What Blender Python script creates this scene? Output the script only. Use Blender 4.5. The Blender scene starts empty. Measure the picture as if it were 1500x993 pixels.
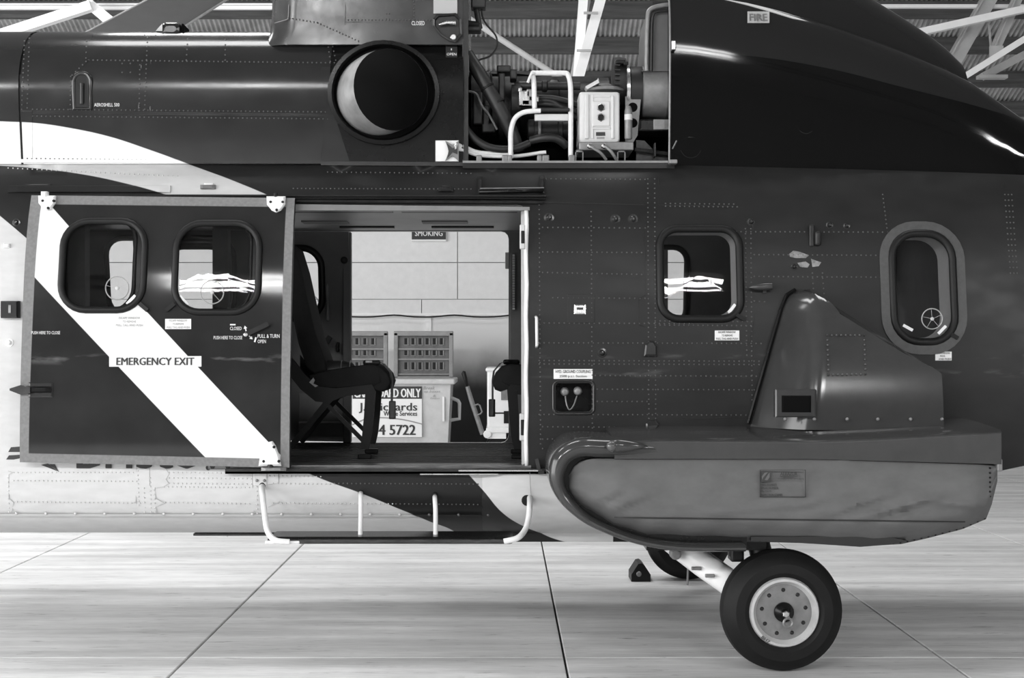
import bpy, math, random
from mathutils import Vector, Matrix
from mathutils.geometry import delaunay_2d_cdt
random.seed(7)
SC = bpy.context.scene
COL = SC.collection
PI = math.pi

# ---------------------------------------------------------------- camera
F, CX, CY, EYE = 2100.0, 737.0, 508.0, 1.65      # focal length in pixels, vanishing point, eye height
cam_d = bpy.data.cameras.new('camera')
cam_d.sensor_width = 36.0
cam_d.lens = 36.0 * F / 1500.0
cam_d.shift_x = (750.0 - CX) / 1500.0
cam_d.shift_y = (CY - 496.5) / 1500.0
cam_d.clip_end = 200
cam = bpy.data.objects.new('camera', cam_d)
COL.objects.link(cam)
cam.location = (0, 0, EYE)
cam.rotation_euler = (PI / 2, 0, 0)
SC.camera = cam

# ---------------------------------------------------------------- world (flat overcast sky outside the hangar)
wd = bpy.data.worlds.new('overcast')
SC.world = wd
wd.use_nodes = True
bg = wd.node_tree.nodes['Background']
bg.inputs[0].default_value = (1, 1, 1, 1)
bg.inputs[1].default_value = 0.9

# ---------------------------------------------------------------- daylight in the hangar's openings, with added fill lamps
def area(name, loc, target, sx, sy, power):
    l = bpy.data.lights.new(name, 'AREA')
    l.shape = 'RECTANGLE'; l.size = sx; l.size_y = sy; l.energy = power
    o = bpy.data.objects.new(name, l)
    COL.objects.link(o)
    o.location = loc
    d = Vector(target) - Vector(loc)
    o.rotation_euler = d.to_track_quat('-Z', 'Y').to_euler()
    return o
area('daylight_side_door', (-12.9, 2.0, 3.0), (0, 2.0, 3.0), 24.0, 5.6, 2500)
for sx, wdt in ((-4.4, 2.6), (3.1, 1.9), (13.2, 2.2), (-10.0, 2.2)):
    area('rooflight_and_fill', (sx, -8.1, 7.28), (sx, -8.1 + 0.397, 6.28), wdt, 1.7, 700 * wdt / 2 * (2.3 if abs(sx) > 8 else 1.0))  # inner pair mirrored in the windows; outer pair unseen, boosted as floor fill
for sx, sy in ((-8.0, 9.5), (-2.5, 9.5), (3.0, 9.5), (-8.0, 14.0), (-2.5, 14.0)):
    area('rooflight_and_fill', (sx, sy, 5.0 + .397 * (22 - sy) - .05), (sx, sy - .397, 4.0 + .397 * (22 - sy) - .05), 3.4, 1.6, 215)  # fill lamps added under the closed far slope for floor and cowl tops

SC.view_settings.view_transform = 'Standard'
SC.view_settings.look = 'None'
SC.view_settings.exposure = 0.0
SC.view_settings.gamma = 1.0
SC.view_settings.use_curve_mapping = False
try:
    SC.cycles.use_denoising = True
    SC.cycles.max_bounces = 8
    SC.cycles.transparent_max_bounces = 16
    SC.cycles.caustics_reflective = False
    SC.cycles.caustics_refractive = False
except Exception:
    pass

# ================================================================ helpers
def W(px, py, Y):
    return Vector(((px - CX) * Y / F, Y, EYE - (py - CY) * Y / F))
def lerp(a, b, t): return a + (b - a) * t
def table(pts):
    def f(v):
        if v <= pts[0][0]: return pts[0][1]
        for (a, b), (c, d) in zip(pts, pts[1:]):
            if v <= c:
                return b + (d - b) * (v - a) / (c - a)
        return pts[-1][1]
    return f
def smooth_table(pts):
    n = len(pts); m = []
    for i in range(n):
        if i == 0: m.append((pts[1][1]-pts[0][1])/(pts[1][0]-pts[0][0]))
        elif i == n-1: m.append((pts[-1][1]-pts[-2][1])/(pts[-1][0]-pts[-2][0]))
        else: m.append((pts[i+1][1]-pts[i-1][1])/(pts[i+1][0]-pts[i-1][0]))
    def f(v):
        if v <= pts[0][0]: return pts[0][1]
        for i in range(n-1):
            if v <= pts[i+1][0]:
                h = pts[i+1][0]-pts[i][0]; t = (v-pts[i][0])/h
                a, b = pts[i][1], pts[i+1][1]
                t2, t3 = t*t, t*t*t
                return a*(2*t3-3*t2+1)+h*m[i]*(t3-2*t2+t)+b*(-2*t3+3*t2)+h*m[i+1]*(t3-t2)
        return pts[-1][1]
    return f

class MB:
    def __init__(s): s.v = []; s.f = []; s.m = []
    def add(s, vs, fs, mi=0):
        o = len(s.v)
        s.v += [Vector(p) for p in vs]
        for f in fs:
            s.f.append([o + i for i in f]); s.m.append(mi)
        return s
    def box(s, a, b, mi=0, rot=None):
        x0, x1 = sorted((a[0], b[0])); y0, y1 = sorted((a[1], b[1])); z0, z1 = sorted((a[2], b[2]))
        vs = [(x0,y0,z0),(x1,y0,z0),(x1,y1,z0),(x0,y1,z0),(x0,y0,z1),(x1,y0,z1),(x1,y1,z1),(x0,y1,z1)]
        if rot:
            c = Vector(((x0+x1)/2,(y0+y1)/2,(z0+z1)/2)); R = Matrix.Rotation(rot[0], 3, rot[1])
            vs = [c + R @ (Vector(p)-c) for p in vs]
        return s.add(vs, [(0,3,2,1),(4,5,6,7),(0,1,5,4),(1,2,6,5),(2,3,7,6),(3,0,4,7)], mi)
    def bbox(s, a, b, r=0.01, mi=0):
        # box with chamfered edges around the camera-facing rim and all vertical corners
        x0, x1 = sorted((a[0], b[0])); y0, y1 = sorted((a[1], b[1])); z0, z1 = sorted((a[2], b[2]))
        r = min(r, (x1-x0)*.45, (z1-z0)*.45, (y1-y0)*.45)
        def ring(y, i, rr):
            return [(p[0], y, p[1]) for p in rrect(x0+i, x1-i, z0+i, z1-i, rr, 3)]
        rings = [ring(y0, r, r*.6), ring(y0+r*.35, r*.3, r), ring(y0+r, 0, r), ring(y1-r, 0, r), ring(y1, r, r*.6)]
        return s.loft(rings, True, mi)
    def loft(s, rings, cap=True, mi=0, closed=True):
        n = len(rings[0]); vs = [p for r in rings for p in r]; fs = []
        for k in range(len(rings)-1):
            for i in range(n if closed else n-1):
                j = (i+1) % n
                fs.append((k*n+i, k*n+j, (k+1)*n+j, (k+1)*n+i))
        if cap and closed:
            fs.append(tuple(reversed(range(n)))); fs.append(tuple((len(rings)-1)*n+i for i in range(n)))
        return s.add(vs, fs, mi)
    def tube(s, pts, r, n=10, mi=0, cap=True):
        pts = [Vector(p) for p in pts]
        rs = r if isinstance(r, (list, tuple)) else [r]*len(pts)
        rings = []; up = None
        for i, p in enumerate(pts):
            if i == 0: t = pts[1]-p
            elif i == len(pts)-1: t = p-pts[-2]
            else: t = (pts[i+1]-p).normalized()+(p-pts[i-1]).normalized()
            t.normalize()
            if up is None:
                up = Vector((0,1,0)) if abs(t.y) < .9 else Vector((0,0,1))
            u = (up - t*up.dot(t)).normalized(); up = u
            w = t.cross(u)
            rings.append([p+(u*math.cos(2*PI*k/n)+w*math.sin(2*PI*k/n))*rs[i] for k in range(n)])
        return s.loft(rings, cap, mi)
    def bar(s, a, b, wd, dp, mi=0):
        # straight bar of rectangular section; wd measured in the XZ plane, dp along Y
        a, b = Vector(a), Vector(b); t = (b-a).normalized()
        u = Vector((-t.z, 0, t.x)); u = u.normalized() if u.length > 1e-6 else Vector((1,0,0))
        v = t.cross(u).normalized()
        rings = [[p+u*wd*i*.5+v*dp*j*.5 for i, j in ((-1,-1),(1,-1),(1,1),(-1,1))] for p in (a, b)]
        return s.loft(rings, True, mi)
    def lathe(s, c, axis, prof, n=24, mi=0, cap=True):
        c = Vector(c); ax = Vector(axis).normalized()
        u = Vector((0,0,1)) if abs(ax.z) < .9 else Vector((1,0,0))
        u = (u-ax*u.dot(ax)).normalized(); w = ax.cross(u)
        rings = [[c+ax*h+(u*math.cos(2*PI*k/n)+w*math.sin(2*PI*k/n))*max(r,1e-4) for k in range(n)] for r, h in prof]
        return s.loft(rings, cap, mi)
    def prism(s, pts, y0, y1, mi=0):
        a = [(p[0], y0, p[1]) for p in pts]; b = [(p[0], y1, p[1]) for p in pts]
        return s.loft([a, b], True, mi)
    def soft_prism(s, pts, y0, y1, r, mi=0):
        # extruded outline whose rim on both faces is rounded inward by r
        cx = sum(p[0] for p in pts)/len(pts); cz = sum(p[1] for p in pts)/len(pts)
        ext = max(max(abs(p[0]-cx), abs(p[1]-cz)) for p in pts)
        def ring(y, k):
            q = 1-k*r/ext
            return [(cx+(p[0]-cx)*q, y, cz+(p[1]-cz)*q) for p in pts]
        d = 1 if y1 > y0 else -1
        return s.loft([ring(y0,1), ring(y0+d*r*.3,.3), ring(y0+d*r,0), ring(y1-d*r,0), ring(y1-d*r*.3,.3), ring(y1,1)], True, mi)
    def dome(s, c, axis, r, h, n=6, mi=0):
        return s.lathe(c, axis, [(r,0),(r*.7,h*.75),(r*.05,h)], n, mi)

def rrect(x0, x1, z0, z1, r, n=6):
    pts = []
    r = min(r, (x1-x0)/2*.999, (z1-z0)/2*.999)
    for cx, cz, a in ((x1-r,z1-r,0),(x0+r,z1-r,90),(x0+r,z0+r,180),(x1-r,z0+r,270)):
        for k in range(n+1):
            t = math.radians(a+90*k/n)
            pts.append((cx+r*math.cos(t), cz+r*math.sin(t)))
    return pts
def spline(pts, sub=6):
    pts = [Vector(p) for p in pts]; out = []
    for i in range(len(pts)-1):
        p0 = pts[max(i-1,0)]; p1 = pts[i]; p2 = pts[i+1]; p3 = pts[min(i+2,len(pts)-1)]
        for k in range(sub):
            t = k/sub
            out.append(.5*((2*p1)+(p2-p0)*t+(2*p0-5*p1+4*p2-p3)*t*t+(3*p1-p0-3*p2+p3)*t**3))
    out.append(pts[-1])
    return out
def inside(p, poly):
    x, y = p; c = False; n = len(poly); j = n-1
    for i in range(n):
        xi, yi = poly[i][0], poly[i][1]; xj, yj = poly[j][0], poly[j][1]
        if (yi > y) != (yj > y) and x < (xj-xi)*(y-yi)/(yj-yi)+xi: c = not c
        j = i
    return c

ORG = {}     # object -> world origin of its thing
def mk(name, mb, mat, parent=None, smooth=False, angle=None, **props):
    org = ORG.get(parent, Vector((0,0,0))) if parent else Vector((0,0,0))
    me = bpy.data.meshes.new(name)
    me.from_pydata([tuple(Vector(v)-org) for v in mb.v], [], mb.f)
    mats = mat if isinstance(mat, (list, tuple)) else [mat]
    for m in mats: me.materials.append(m)
    if len(mats) > 1:
        me.polygons.foreach_set('material_index', mb.m)
    me.validate(); me.update()
    fix_normals(me)
    if smooth:
        me.polygons.foreach_set('use_smooth', [True]*len(me.polygons))
        if angle is not None:
            try: me.set_sharp_from_angle(angle=math.radians(angle))
            except Exception: pass
    o = bpy.data.objects.new(name, me)
    COL.objects.link(o)
    if parent:
        o.parent = parent; ORG[o] = org
    for k, v in props.items(): o[k] = v
    return o
def fix_normals(me):
    import bmesh
    bm = bmesh.new(); bm.from_mesh(me)
    bmesh.ops.recalc_face_normals(bm, faces=bm.faces)
    bm.to_mesh(me); bm.free()
def thing(name, loc, label, category, group=None):
    o = bpy.data.objects.new(name, None); COL.objects.link(o)
    o.location = loc; o.empty_display_size = .1
    o['label'] = label; o['category'] = category
    if group: o['group'] = group
    ORG[o] = Vector(loc)
    return o
def tag(o, label, category, group=None):
    o['label'] = label; o['category'] = category
    if group: o['group'] = group
    return o
def copy_tree(o, parent=None):
    c = o.copy(); COL.objects.link(c); c.parent = parent
    for ch in list(o.children): copy_tree(ch, c)
    return c

def text_mb(body, size_h, width=None, bold=0.0, depth=.0012, align='CENTER', shear=0.0, mi=0):
    # text as flat letters in the XZ plane, centred on the origin, facing -Y, cap height = size_h
    cu = bpy.data.curves.new('lettering', 'FONT')
    cu.body = body; cu.size = 1.0; cu.align_x = align; cu.offset = 0; cu.extrude = 0.0; cu.shear = shear
    cu.resolution_u = 2
    cu.space_line = .95
    ob = bpy.data.objects.new('lettering', cu); COL.objects.link(ob)
    dg = bpy.context.evaluated_depsgraph_get()
    me = bpy.data.meshes.new_from_object(ob.evaluated_get(dg))
    bpy.data.objects.remove(ob); bpy.data.curves.remove(cu)
    vs = [v.co.copy() for v in me.vertices]; fs = [tuple(p.vertices) for p in me.polygons]
    bpy.data.meshes.remove(me)
    mb = MB()
    if not vs: return mb
    x0 = min(v.x for v in vs); x1 = max(v.x for v in vs); y0 = min(v.y for v in vs); y1 = max(v.y for v in vs)
    sz = size_h/(y1-y0); sx = sz if width is None else width/(x1-x0)
    for i, s in enumerate((-1, 1, 0) if bold > .001 else (0,)):
        mb.add([((v.x-(x0+x1)/2)*sx+s*bold*1.2*size_h, -depth-i*min(.0015, .02*size_h), (v.y-(y0+y1)/2)*sz) for v in vs], fs, mi)
    return mb
def placed(mb, loc, lean=0.0, roll=0.0):
    R = Matrix.Rotation(lean, 3, 'X') @ Matrix.Rotation(roll, 3, 'Y')
    mb.v = [R @ v + Vector(loc) for v in mb.v]
    return mb

# ================================================================ materials (procedural)
def mat_new(name):
    m = bpy.data.materials.new(name); m.use_nodes = True
    return m, m.node_tree.nodes, m.node_tree.links, m.node_tree.nodes['Principled BSDF']
def g(v): return (v, v, v, 1)
def mat(name, c, rough=.5, metal=0.0, spec=.5, var=0.0, scale=8.0, bump=0.0, bscale=40.0, stretch=(1,1,1), coat=0.0, rvar=0.0):
    m, N, L, b = mat_new(name)
    b.inputs['Base Color'].default_value = g(c); b.inputs['Roughness'].default_value = rough
    b.inputs['Metallic'].default_value = metal; b.inputs['Specular IOR Level'].default_value = spec
    b.inputs['Coat Weight'].default_value = coat; b.inputs['Coat Roughness'].default_value = .06
    if var or bump or rvar:
        tc = N.new('ShaderNodeNewGeometry'); mp = N.new('ShaderNodeMapping')
        mp.inputs['Scale'].default_value = stretch
        L.new(tc.outputs['Position'], mp.inputs['Vector'])
    if var or rvar:
        n = N.new('ShaderNodeTexNoise'); n.inputs['Scale'].default_value = scale; n.inputs['Detail'].default_value = 6
        n.inputs['Roughness'].default_value = .65
        L.new(mp.outputs[0], n.inputs['Vector'])
        if var:
            mr = N.new('ShaderNodeMapRange'); mr.inputs[1].default_value = .3; mr.inputs[2].default_value = .7
            mr.inputs[3].default_value = c*(1-var); mr.inputs[4].default_value = min(1, c*(1+var))
            L.new(n.outputs['Fac'], mr.inputs[0]); L.new(mr.outputs[0], b.inputs['Base Color'])
        if rvar:
            mr2 = N.new('ShaderNodeMapRange'); mr2.inputs[1].default_value = .3; mr2.inputs[2].default_value = .7
            mr2.inputs[3].default_value = max(.02, rough-rvar); mr2.inputs[4].default_value = min(1, rough+rvar)
            L.new(n.outputs['Fac'], mr2.inputs[0]); L.new(mr2.outputs[0], b.inputs['Roughness'])
    if bump:
        n2 = N.new('ShaderNodeTexNoise'); n2.inputs['Scale'].default_value = bscale; n2.inputs['Detail'].default_value = 3
        L.new(mp.outputs[0], n2.inputs['Vector'])
        bp = N.new('ShaderNodeBump'); bp.inputs['Strength'].default_value = bump; bp.inputs['Distance'].default_value = .01
        L.new(n2.outputs['Fac'], bp.inputs['Height']); L.new(bp.outputs[0], b.inputs['Normal'])
    return m
def math_node(N, L, op, a, b=None, c=None):
    n = N.new('ShaderNodeMath'); n.operation = op
    for i, v in enumerate((a, b, c)):
        if v is None: continue
        if isinstance(v, (int, float)): n.inputs[i].default_value = v
        else: L.new(v, n.inputs[i])
    return n.outputs[0]
def curve_node(N, L, x, pts, x0, x1, z0, z1):
    # piecewise-linear z(x) as a Float Curve
    mr = N.new('ShaderNodeMapRange'); mr.inputs[1].default_value = x0; mr.inputs[2].default_value = x1
    L.new(x, mr.inputs[0])
    fc = N.new('ShaderNodeFloatCurve'); L.new(mr.outputs[0], fc.inputs['Value'])
    c = fc.mapping.curves[0]
    P = sorted(((p[0]-x0)/(x1-x0), (p[1]-z0)/(z1-z0)) for p in pts)
    P = [(min(max(a,0),1), min(max(b,0),1)) for a, b in P]
    while len(c.points) > 2: c.points.remove(c.points[1])
    c.points[0].location = P[0]; c.points[1].location = P[-1]
    for p in P[1:-1]: c.points.new(*p)
    for p in c.points: p.handle_type = 'AUTO_CLAMPED'
    fc.mapping.update()
    return math_node(N, L, 'MULTIPLY_ADD', fc.outputs[0], z1-z0, z0)
def below(N, L, z, thr, soft=.002):
    d = math_node(N, L, 'SUBTRACT', thr, z)
    mr = N.new('ShaderNodeMapRange'); mr.inputs[1].default_value = -soft; mr.inputs[2].default_value = soft
    L.new(d, mr.inputs[0]); return mr.outputs[0]
def wear(N, L, pos, scale, stretch, lo, hi):
    mp = N.new('ShaderNodeMapping'); mp.inputs['Scale'].default_value = stretch
    L.new(pos, mp.inputs['Vector'])
    n = N.new('ShaderNodeTexNoise'); n.inputs['Scale'].default_value = scale; n.inputs['Detail'].default_value = 6
    L.new(mp.outputs[0], n.inputs['Vector'])
    mr = N.new('ShaderNodeMapRange'); mr.inputs[1].default_value = .3; mr.inputs[2].default_value = .7
    mr.inputs[3].default_value = lo; mr.inputs[4].default_value = hi
    L.new(n.outputs['Fac'], mr.inputs[0]); return mr.outputs[0]

DARK, WHITE = .020, .80
# ---- shapes shared by geometry and paint
YC = 8.77
_w = smooth_table([(.58,.50),(.60,.66),(.64,.79),(.70,.895),(.76,.955),(.85,.983),(1.0,.99),(1.2,.99),(1.5,.975),
                   (1.8,.948),(2.0,.925),(2.2,.89),(2.4,.835),(2.5,.79),(2.58,.74),(2.65,.67),(2.70,.58)])
def wskin(x, z):
    w = _w(z)
    if x > 1.9: w -= .055*(x-1.9)**2
    return w
def ys(x, z): return YC - wskin(x, z)
_c = smooth_table([(2.60,.602),(2.70,.618),(2.9,.645),(3.05,.660),(3.15,.663),(3.22,.654),(3.30,.622),(3.38,.565),(3.44,.495),(3.48,.42),(3.505,.33),(3.53,.18),(3.54,.0)])
def yc(x, z): return YC - _c(z)
def on(px, py, yf=ys, off=0.0):
    Y = 7.9
    for _ in range(30):
        p = W(px, py, Y); Y = .5*Y+.5*(yf(p.x, p.z)-off)
    return W(px, py, Y)
def pon(px, py, yf=ys): p = on(px, py, yf); return (p.x, p.z)
def ydoor(x, z): return ys(x, z) - .085
# ---- two-tone fuselage paint: dark with sweeping white bands, edges as curves z(x)
def paint_fuselage(nm='fuselage_paint', r0=.30, r1=.42, sp=.2, wh_=.60):
    m, N, L, b = mat_new(nm)
    geo = N.new('ShaderNodeNewGeometry'); sep = N.new('ShaderNodeSeparateXYZ'); L.new(geo.outputs['Position'], sep.inputs[0])
    x, z = sep.outputs[0], sep.outputs[2]
    x0, x1, z0, z1 = -4.6, 1.2, .3, 3.4
    T = [pon(a, c, yc) for a, c in ((-300,170),(-120,172),(7,178),(50,180),(100,187),(160,200),(215,218),(262,235))] + \
        [pon(a, c) for a, c in ((300,249),(345,266),(395,287),(470,322))]
    T += [(T[-1][0]+.6, T[-1][1]-.5), (1.2, 1.2)]
    Lw = [pon(a, c) for a, c in ((-300,240),(-100,241),(7,243),(60,247),(120,255),(190,270),(250,287),(330,312))]
    Lw += [(Lw[-1][0]+.5, Lw[-1][1]-.3), (1.2, 1.2)]
    M = [pon(a, c) for a, c in ((-300,60),(-120,214),(7,322),(40,350),(200,486),(430,682),(470,701),(530,723),(600,752),(650,772),(690,782))]
    M += [(M[-1][0]+.12, .575), (M[-1][0]+.25, .5), (1.2, .35)]
    Nc = [(-4.6, 1.3), pon(640,640), pon(683,691)] + [pon(a, c, lambda x, z: ys(x, z)-.04) for a, c in ((710,722),(735,750),(770,772),(820,787))]
    Nc += [(1.2, .45)]
    wT = below(N, L, z, curve_node(N, L, x, T, x0, x1, z0, z1))
    wL = math_node(N, L, 'SUBTRACT', 1.0, below(N, L, z, curve_node(N, L, x, Lw, x0, x1, z0, z1)))
    wM = below(N, L, z, curve_node(N, L, x, M, x0, x1, z0, z1))
    wN = math_node(N, L, 'SUBTRACT', 1.0, below(N, L, z, curve_node(N, L, x, Nc, x0, x1, z0, z1)))
    low = below(N, L, z, N_val(N, .968)); rt = below(N, L, N_val(N, -.26), x)
    lx = below(N, L, x, N_val(N, .62))
    A = math_node(N, L, 'MULTIPLY', wT, wL)
    A = math_node(N, L, 'MULTIPLY', A, below(N, L, x, N_val(N, -.6)))
    B = wM
    C = math_node(N, L, 'MULTIPLY', math_node(N, L, 'MULTIPLY', math_node(N, L, 'MULTIPLY', wN, low), rt), lx)
    mask = math_node(N, L, 'MAXIMUM', math_node(N, L, 'MAXIMUM', A, B), C)
    dk = wear(N, L, geo.outputs['Position'], 3.0, (1,1,2.2), DARK*.85, DARK*1.2)
    dk = pale_streaks(N, L, geo.outputs['Position'], z, dk, ((1.505,.028),(1.60,.018)), .05)
    wh = wear(N, L, geo.outputs['Position'], 9.0, (1,1,3), wh_*.93, wh_*1.03)
    mx = N.new('ShaderNodeMix'); mx.data_type = 'FLOAT'
    L.new(mask, mx.inputs[0]); L.new(dk, mx.inputs[2]); L.new(wh, mx.inputs[3])
    L.new(mx.outputs[0], b.inputs['Base Color'])
    L.new(wear(N, L, geo.outputs['Position'], 5.0, (1,1,2), r0, r1), b.inputs['Roughness'])
    b.inputs['Specular IOR Level'].default_value = sp
    return m
def pale_streaks(N, L, pos, z, base, bands, amt):
    # pale streaky marks in narrow bands at given heights
    mp = N.new('ShaderNodeMapping'); mp.inputs['Scale'].default_value = (2.2, 1, 9); L.new(pos, mp.inputs['Vector'])
    n = N.new('ShaderNodeTexNoise'); n.inputs['Scale'].default_value = 2.4; n.inputs['Detail'].default_value = 5
    L.new(mp.outputs[0], n.inputs['Vector'])
    mr = N.new('ShaderNodeMapRange'); mr.inputs[1].default_value = .52; mr.inputs[2].default_value = .66; mr.inputs[4].default_value = amt
    L.new(n.outputs['Fac'], mr.inputs[0])
    for zc, hw in bands:
        d = math_node(N, L, 'ABSOLUTE', math_node(N, L, 'SUBTRACT', z, zc))
        mb_ = N.new('ShaderNodeMapRange'); mb_.inputs[1].default_value = 0; mb_.inputs[2].default_value = hw
        mb_.inputs[3].default_value = 1; mb_.inputs[4].default_value = 0; L.new(d, mb_.inputs[0])
        base = math_node(N, L, 'ADD', base, math_node(N, L, 'MULTIPLY', mb_.outputs[0], mr.outputs[0]))
    return base
def N_val(N, v):
    n = N.new('ShaderNodeValue'); n.outputs[0].default_value = v; return n.outputs[0]
def halfplane(N, L, x, z, p, q, soft=.002):
    # 1 on the left of p->q (in the XZ plane)
    nx, nz = -(q[1]-p[1]), (q[0]-p[0]); l = math.hypot(nx, nz); nx /= l; nz /= l
    d = math_node(N, L, 'MULTIPLY_ADD', x, nx, -(p[0]*nx+p[1]*nz))
    d = math_node(N, L, 'MULTIPLY_ADD', z, nz, d)
    mr = N.new('ShaderNodeMapRange'); mr.inputs[1].default_value = -soft; mr.inputs[2].default_value = soft
    L.new(d, mr.inputs[0]); return mr.outputs[0]
def paint_door():
    m, N, L, b = mat_new('sliding_door_paint')
    geo = N.new('ShaderNodeNewGeometry'); sep = N.new('ShaderNodeSeparateXYZ'); L.new(geo.outputs['Position'], sep.inputs[0])
    x, z = sep.outputs[0], sep.outputs[2]
    D = lambda a, c: pon(a, c, ydoor)
    s1 = halfplane(N, L, x, z, D(405,660), D(97,327))     # below/left of the upper edge
    s2 = halfplane(N, L, x, z, D(48,403), D(298,667))     # above/right of the lower edge
    st = math_node(N, L, 'MULTIPLY', s1, s2)
    inn = None
    for p, q in ((D(60,302),D(42,665)), (D(42,664),D(412,672)), (D(411,670),D(419,305)), (D(418,303),D(58,299))):
        h = halfplane(N, L, x, z, p, q)
        inn = h if inn is None else math_node(N, L, 'MULTIPLY', inn, h)
    dk = wear(N, L, geo.outputs['Position'], 4.0, (1,1,1), DARK*.8, DARK*1.25)
    dk = pale_streaks(N, L, geo.outputs['Position'], z, dk, ((1.585,.035),), .085)
    wh = wear(N, L, geo.outputs['Position'], 9.0, (1,1,3), WHITE*.96, WHITE*1.05)
    gy = wear(N, L, geo.outputs['Position'], 60.0, (1,1,1), .17, .22)
    m1 = N.new('ShaderNodeMix'); m1.data_type = 'FLOAT'; L.new(st, m1.inputs[0]); L.new(dk, m1.inputs[2]); L.new(wh, m1.inputs[3])
    m2 = N.new('ShaderNodeMix'); m2.data_type = 'FLOAT'; L.new(inn, m2.inputs[0]); L.new(gy, m2.inputs[2]); L.new(m1.outputs[0], m2.inputs[3])
    L.new(m2.outputs[0], b.inputs['Base Color'])
    m3 = N.new('ShaderNodeMix'); m3.data_type = 'FLOAT'; L.new(inn, m3.inputs[0]); m3.inputs[2].default_value = .6; m3.inputs[3].default_value = .08
    L.new(m3.outputs[0], b.inputs['Roughness'])
    b.inputs['Specular IOR Level'].default_value = .3
    return m
def paint_aft_cowl():
    m, N, L, b = mat_new('aft_cowl_paint')
    geo = N.new('ShaderNodeNewGeometry'); sep = N.new('ShaderNodeSeparateXYZ'); L.new(geo.outputs['Position'], sep.inputs[0])
    x, z = sep.outputs[0], sep.outputs[2]
    P = [((px-CX)*8.1/F, EYE-(py-CY)*8.1/F) for px, py in ((900,74),(985,75),(1090,80),(1200,96),(1330,127),(1420,148),(1490,165),(1600,195))]
    P += [(4.2, 2.7)]
    up = below(N, L, curve_node(N, L, x, P, .4, 4.2, 2.4, 3.6), z)
    mx = N.new('ShaderNodeMix'); mx.data_type = 'FLOAT'; L.new(up, mx.inputs[0])
    mx.inputs[2].default_value = .005; mx.inputs[3].default_value = .017
    L.new(mx.outputs[0], b.inputs['Base Color'])
    L.new(wear(N, L, geo.outputs['Position'], 4.0, (1,1,1), .045, .08), b.inputs['Roughness'])
    b.inputs['Specular IOR Level'].default_value = .2
    return m
def glass_mat():
    m, N, L, b = mat_new('acrylic_pane')
    N.remove(b)
    out = N['Material Output']
    fr = N.new('ShaderNodeFresnel'); fr.inputs['IOR'].default_value = 1.36
    tr = N.new('ShaderNodeBsdfTransparent'); tr.inputs[0].default_value = g(.93)
    gl = N.new('ShaderNodeBsdfGlossy'); gl.inputs['Roughness'].default_value = .02
    mx = N.new('ShaderNodeMixShader')
    L.new(fr.outputs[0], mx.inputs[0]); L.new(tr.outputs[0], mx.inputs[1]); L.new(gl.outputs[0], mx.inputs[2])
    L.new(mx.outputs[0], out.inputs['Surface'])
    return m
M = {}
M['fus'] = paint_fuselage(); M['cowl'] = paint_fuselage('cowl_paint', .12, .2, .4, .80); M['door'] = paint_door(); M['aft'] = paint_aft_cowl(); M['glass'] = glass_mat()
M['dark'] = mat('dark_gloss_paint', DARK, .2, var=.15, scale=4)
M['sponson'] = mat('sponson_dark_paint', .040, .15, var=.12, scale=5)
M['cowlgrey'] = mat('pylon_paint', .040, .22, var=.12, scale=5, rvar=.08)
M['black'] = mat('black_panel_paint', .006, .24, spec=.22, var=.2, scale=6)
M['rivet'] = mat('rivet_head', .09, .35)
M['rivet_w'] = mat('rivet_head_white', .56, .35)
M['reflection_tone'] = mat('painted_reflection', .20, .3, var=.6, scale=30)  # patchy pale tone for the reflection painted on the skin
M['seamgrey'] = mat('hull_seam_grey', .42, .5)  # grey of the lapped seam strips on the lower hull
M['rubber'] = mat('black_rubber', .008, .45, spec=.25)
M['tyre'] = mat('tyre_rubber', .007, .6, spec=.22, var=.2, scale=14)
M['white'] = mat('white_paint', .88, .32, var=.05, scale=12)
M['white_tube'] = mat('white_tube_paint', .78, .3, var=.08, scale=20)
M['lining'] = mat('cabin_lining', .10, .6, var=.12, scale=6)
M['ceil_lin'] = mat('cabin_ceiling_panel', .22, .45, var=.1, scale=5)
M['reveal'] = mat('window_reveal', .55, .4, var=.08, scale=10)
M['cabfloor'] = mat('cabin_floor_mat', .060, .55, var=.35, scale=10, stretch=(.5,6,6), bump=.15)
M['sillmetal'] = mat('worn_sill_metal', .16, .35, metal=.6, var=.6, scale=14, stretch=(.4,3,6))
M['steel'] = mat('brushed_steel', .55, .28, metal=1.0, var=.12, scale=20, stretch=(1,1,.15), rvar=.06)
M['exhaust'] = mat('heat_stained_steel', .55, .36, metal=.65, var=.3, scale=5, rvar=.08)
M['soot'] = mat('exhaust_soot', .004, .9, spec=.1)
M['silver'] = mat('silver_box_paint', .62, .38, var=.05, scale=8)
M['greymetal'] = mat('grey_metal', .22, .4, metal=.3, var=.2, scale=14)
M['darkmetal'] = mat('dark_oily_metal', .020, .45, metal=.3, var=.5, scale=18)
M['engine'] = mat('engine_casing', .032, .42, metal=.4, var=.5, scale=12)
M['hose'] = mat('black_hose', .012, .45)
M['floatbag'] = mat('grey_float_fabric', .125, .75, var=.10, scale=7, bump=.35, bscale=9, stretch=(1,1,1.6), spec=.25)
M['seat'] = mat('dark_seat_fabric', .008, .85, var=.2, scale=30, spec=.2)
M['seatframe'] = mat('dark_seat_frame', .006, .5, spec=.2)
M['label'] = mat('white_label', .82, .5)
M['ink'] = mat('dark_ink', .03, .6)
M['inkgrey'] = mat('faded_ink', .30, .6)
M['inkwhite'] = mat('white_lettering', .80, .5)
M['tape'] = mat('grey_tape', .065, .55, var=.15, scale=40)
M['hub'] = mat('painted_wheel_hub', .17, .42, var=.2, scale=14)
M['hubrim'] = mat('pale_wheel_rim', .46, .4, var=.1, scale=14)
M['concrete_base'] = mat('joint_filler', .015, .9)
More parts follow.
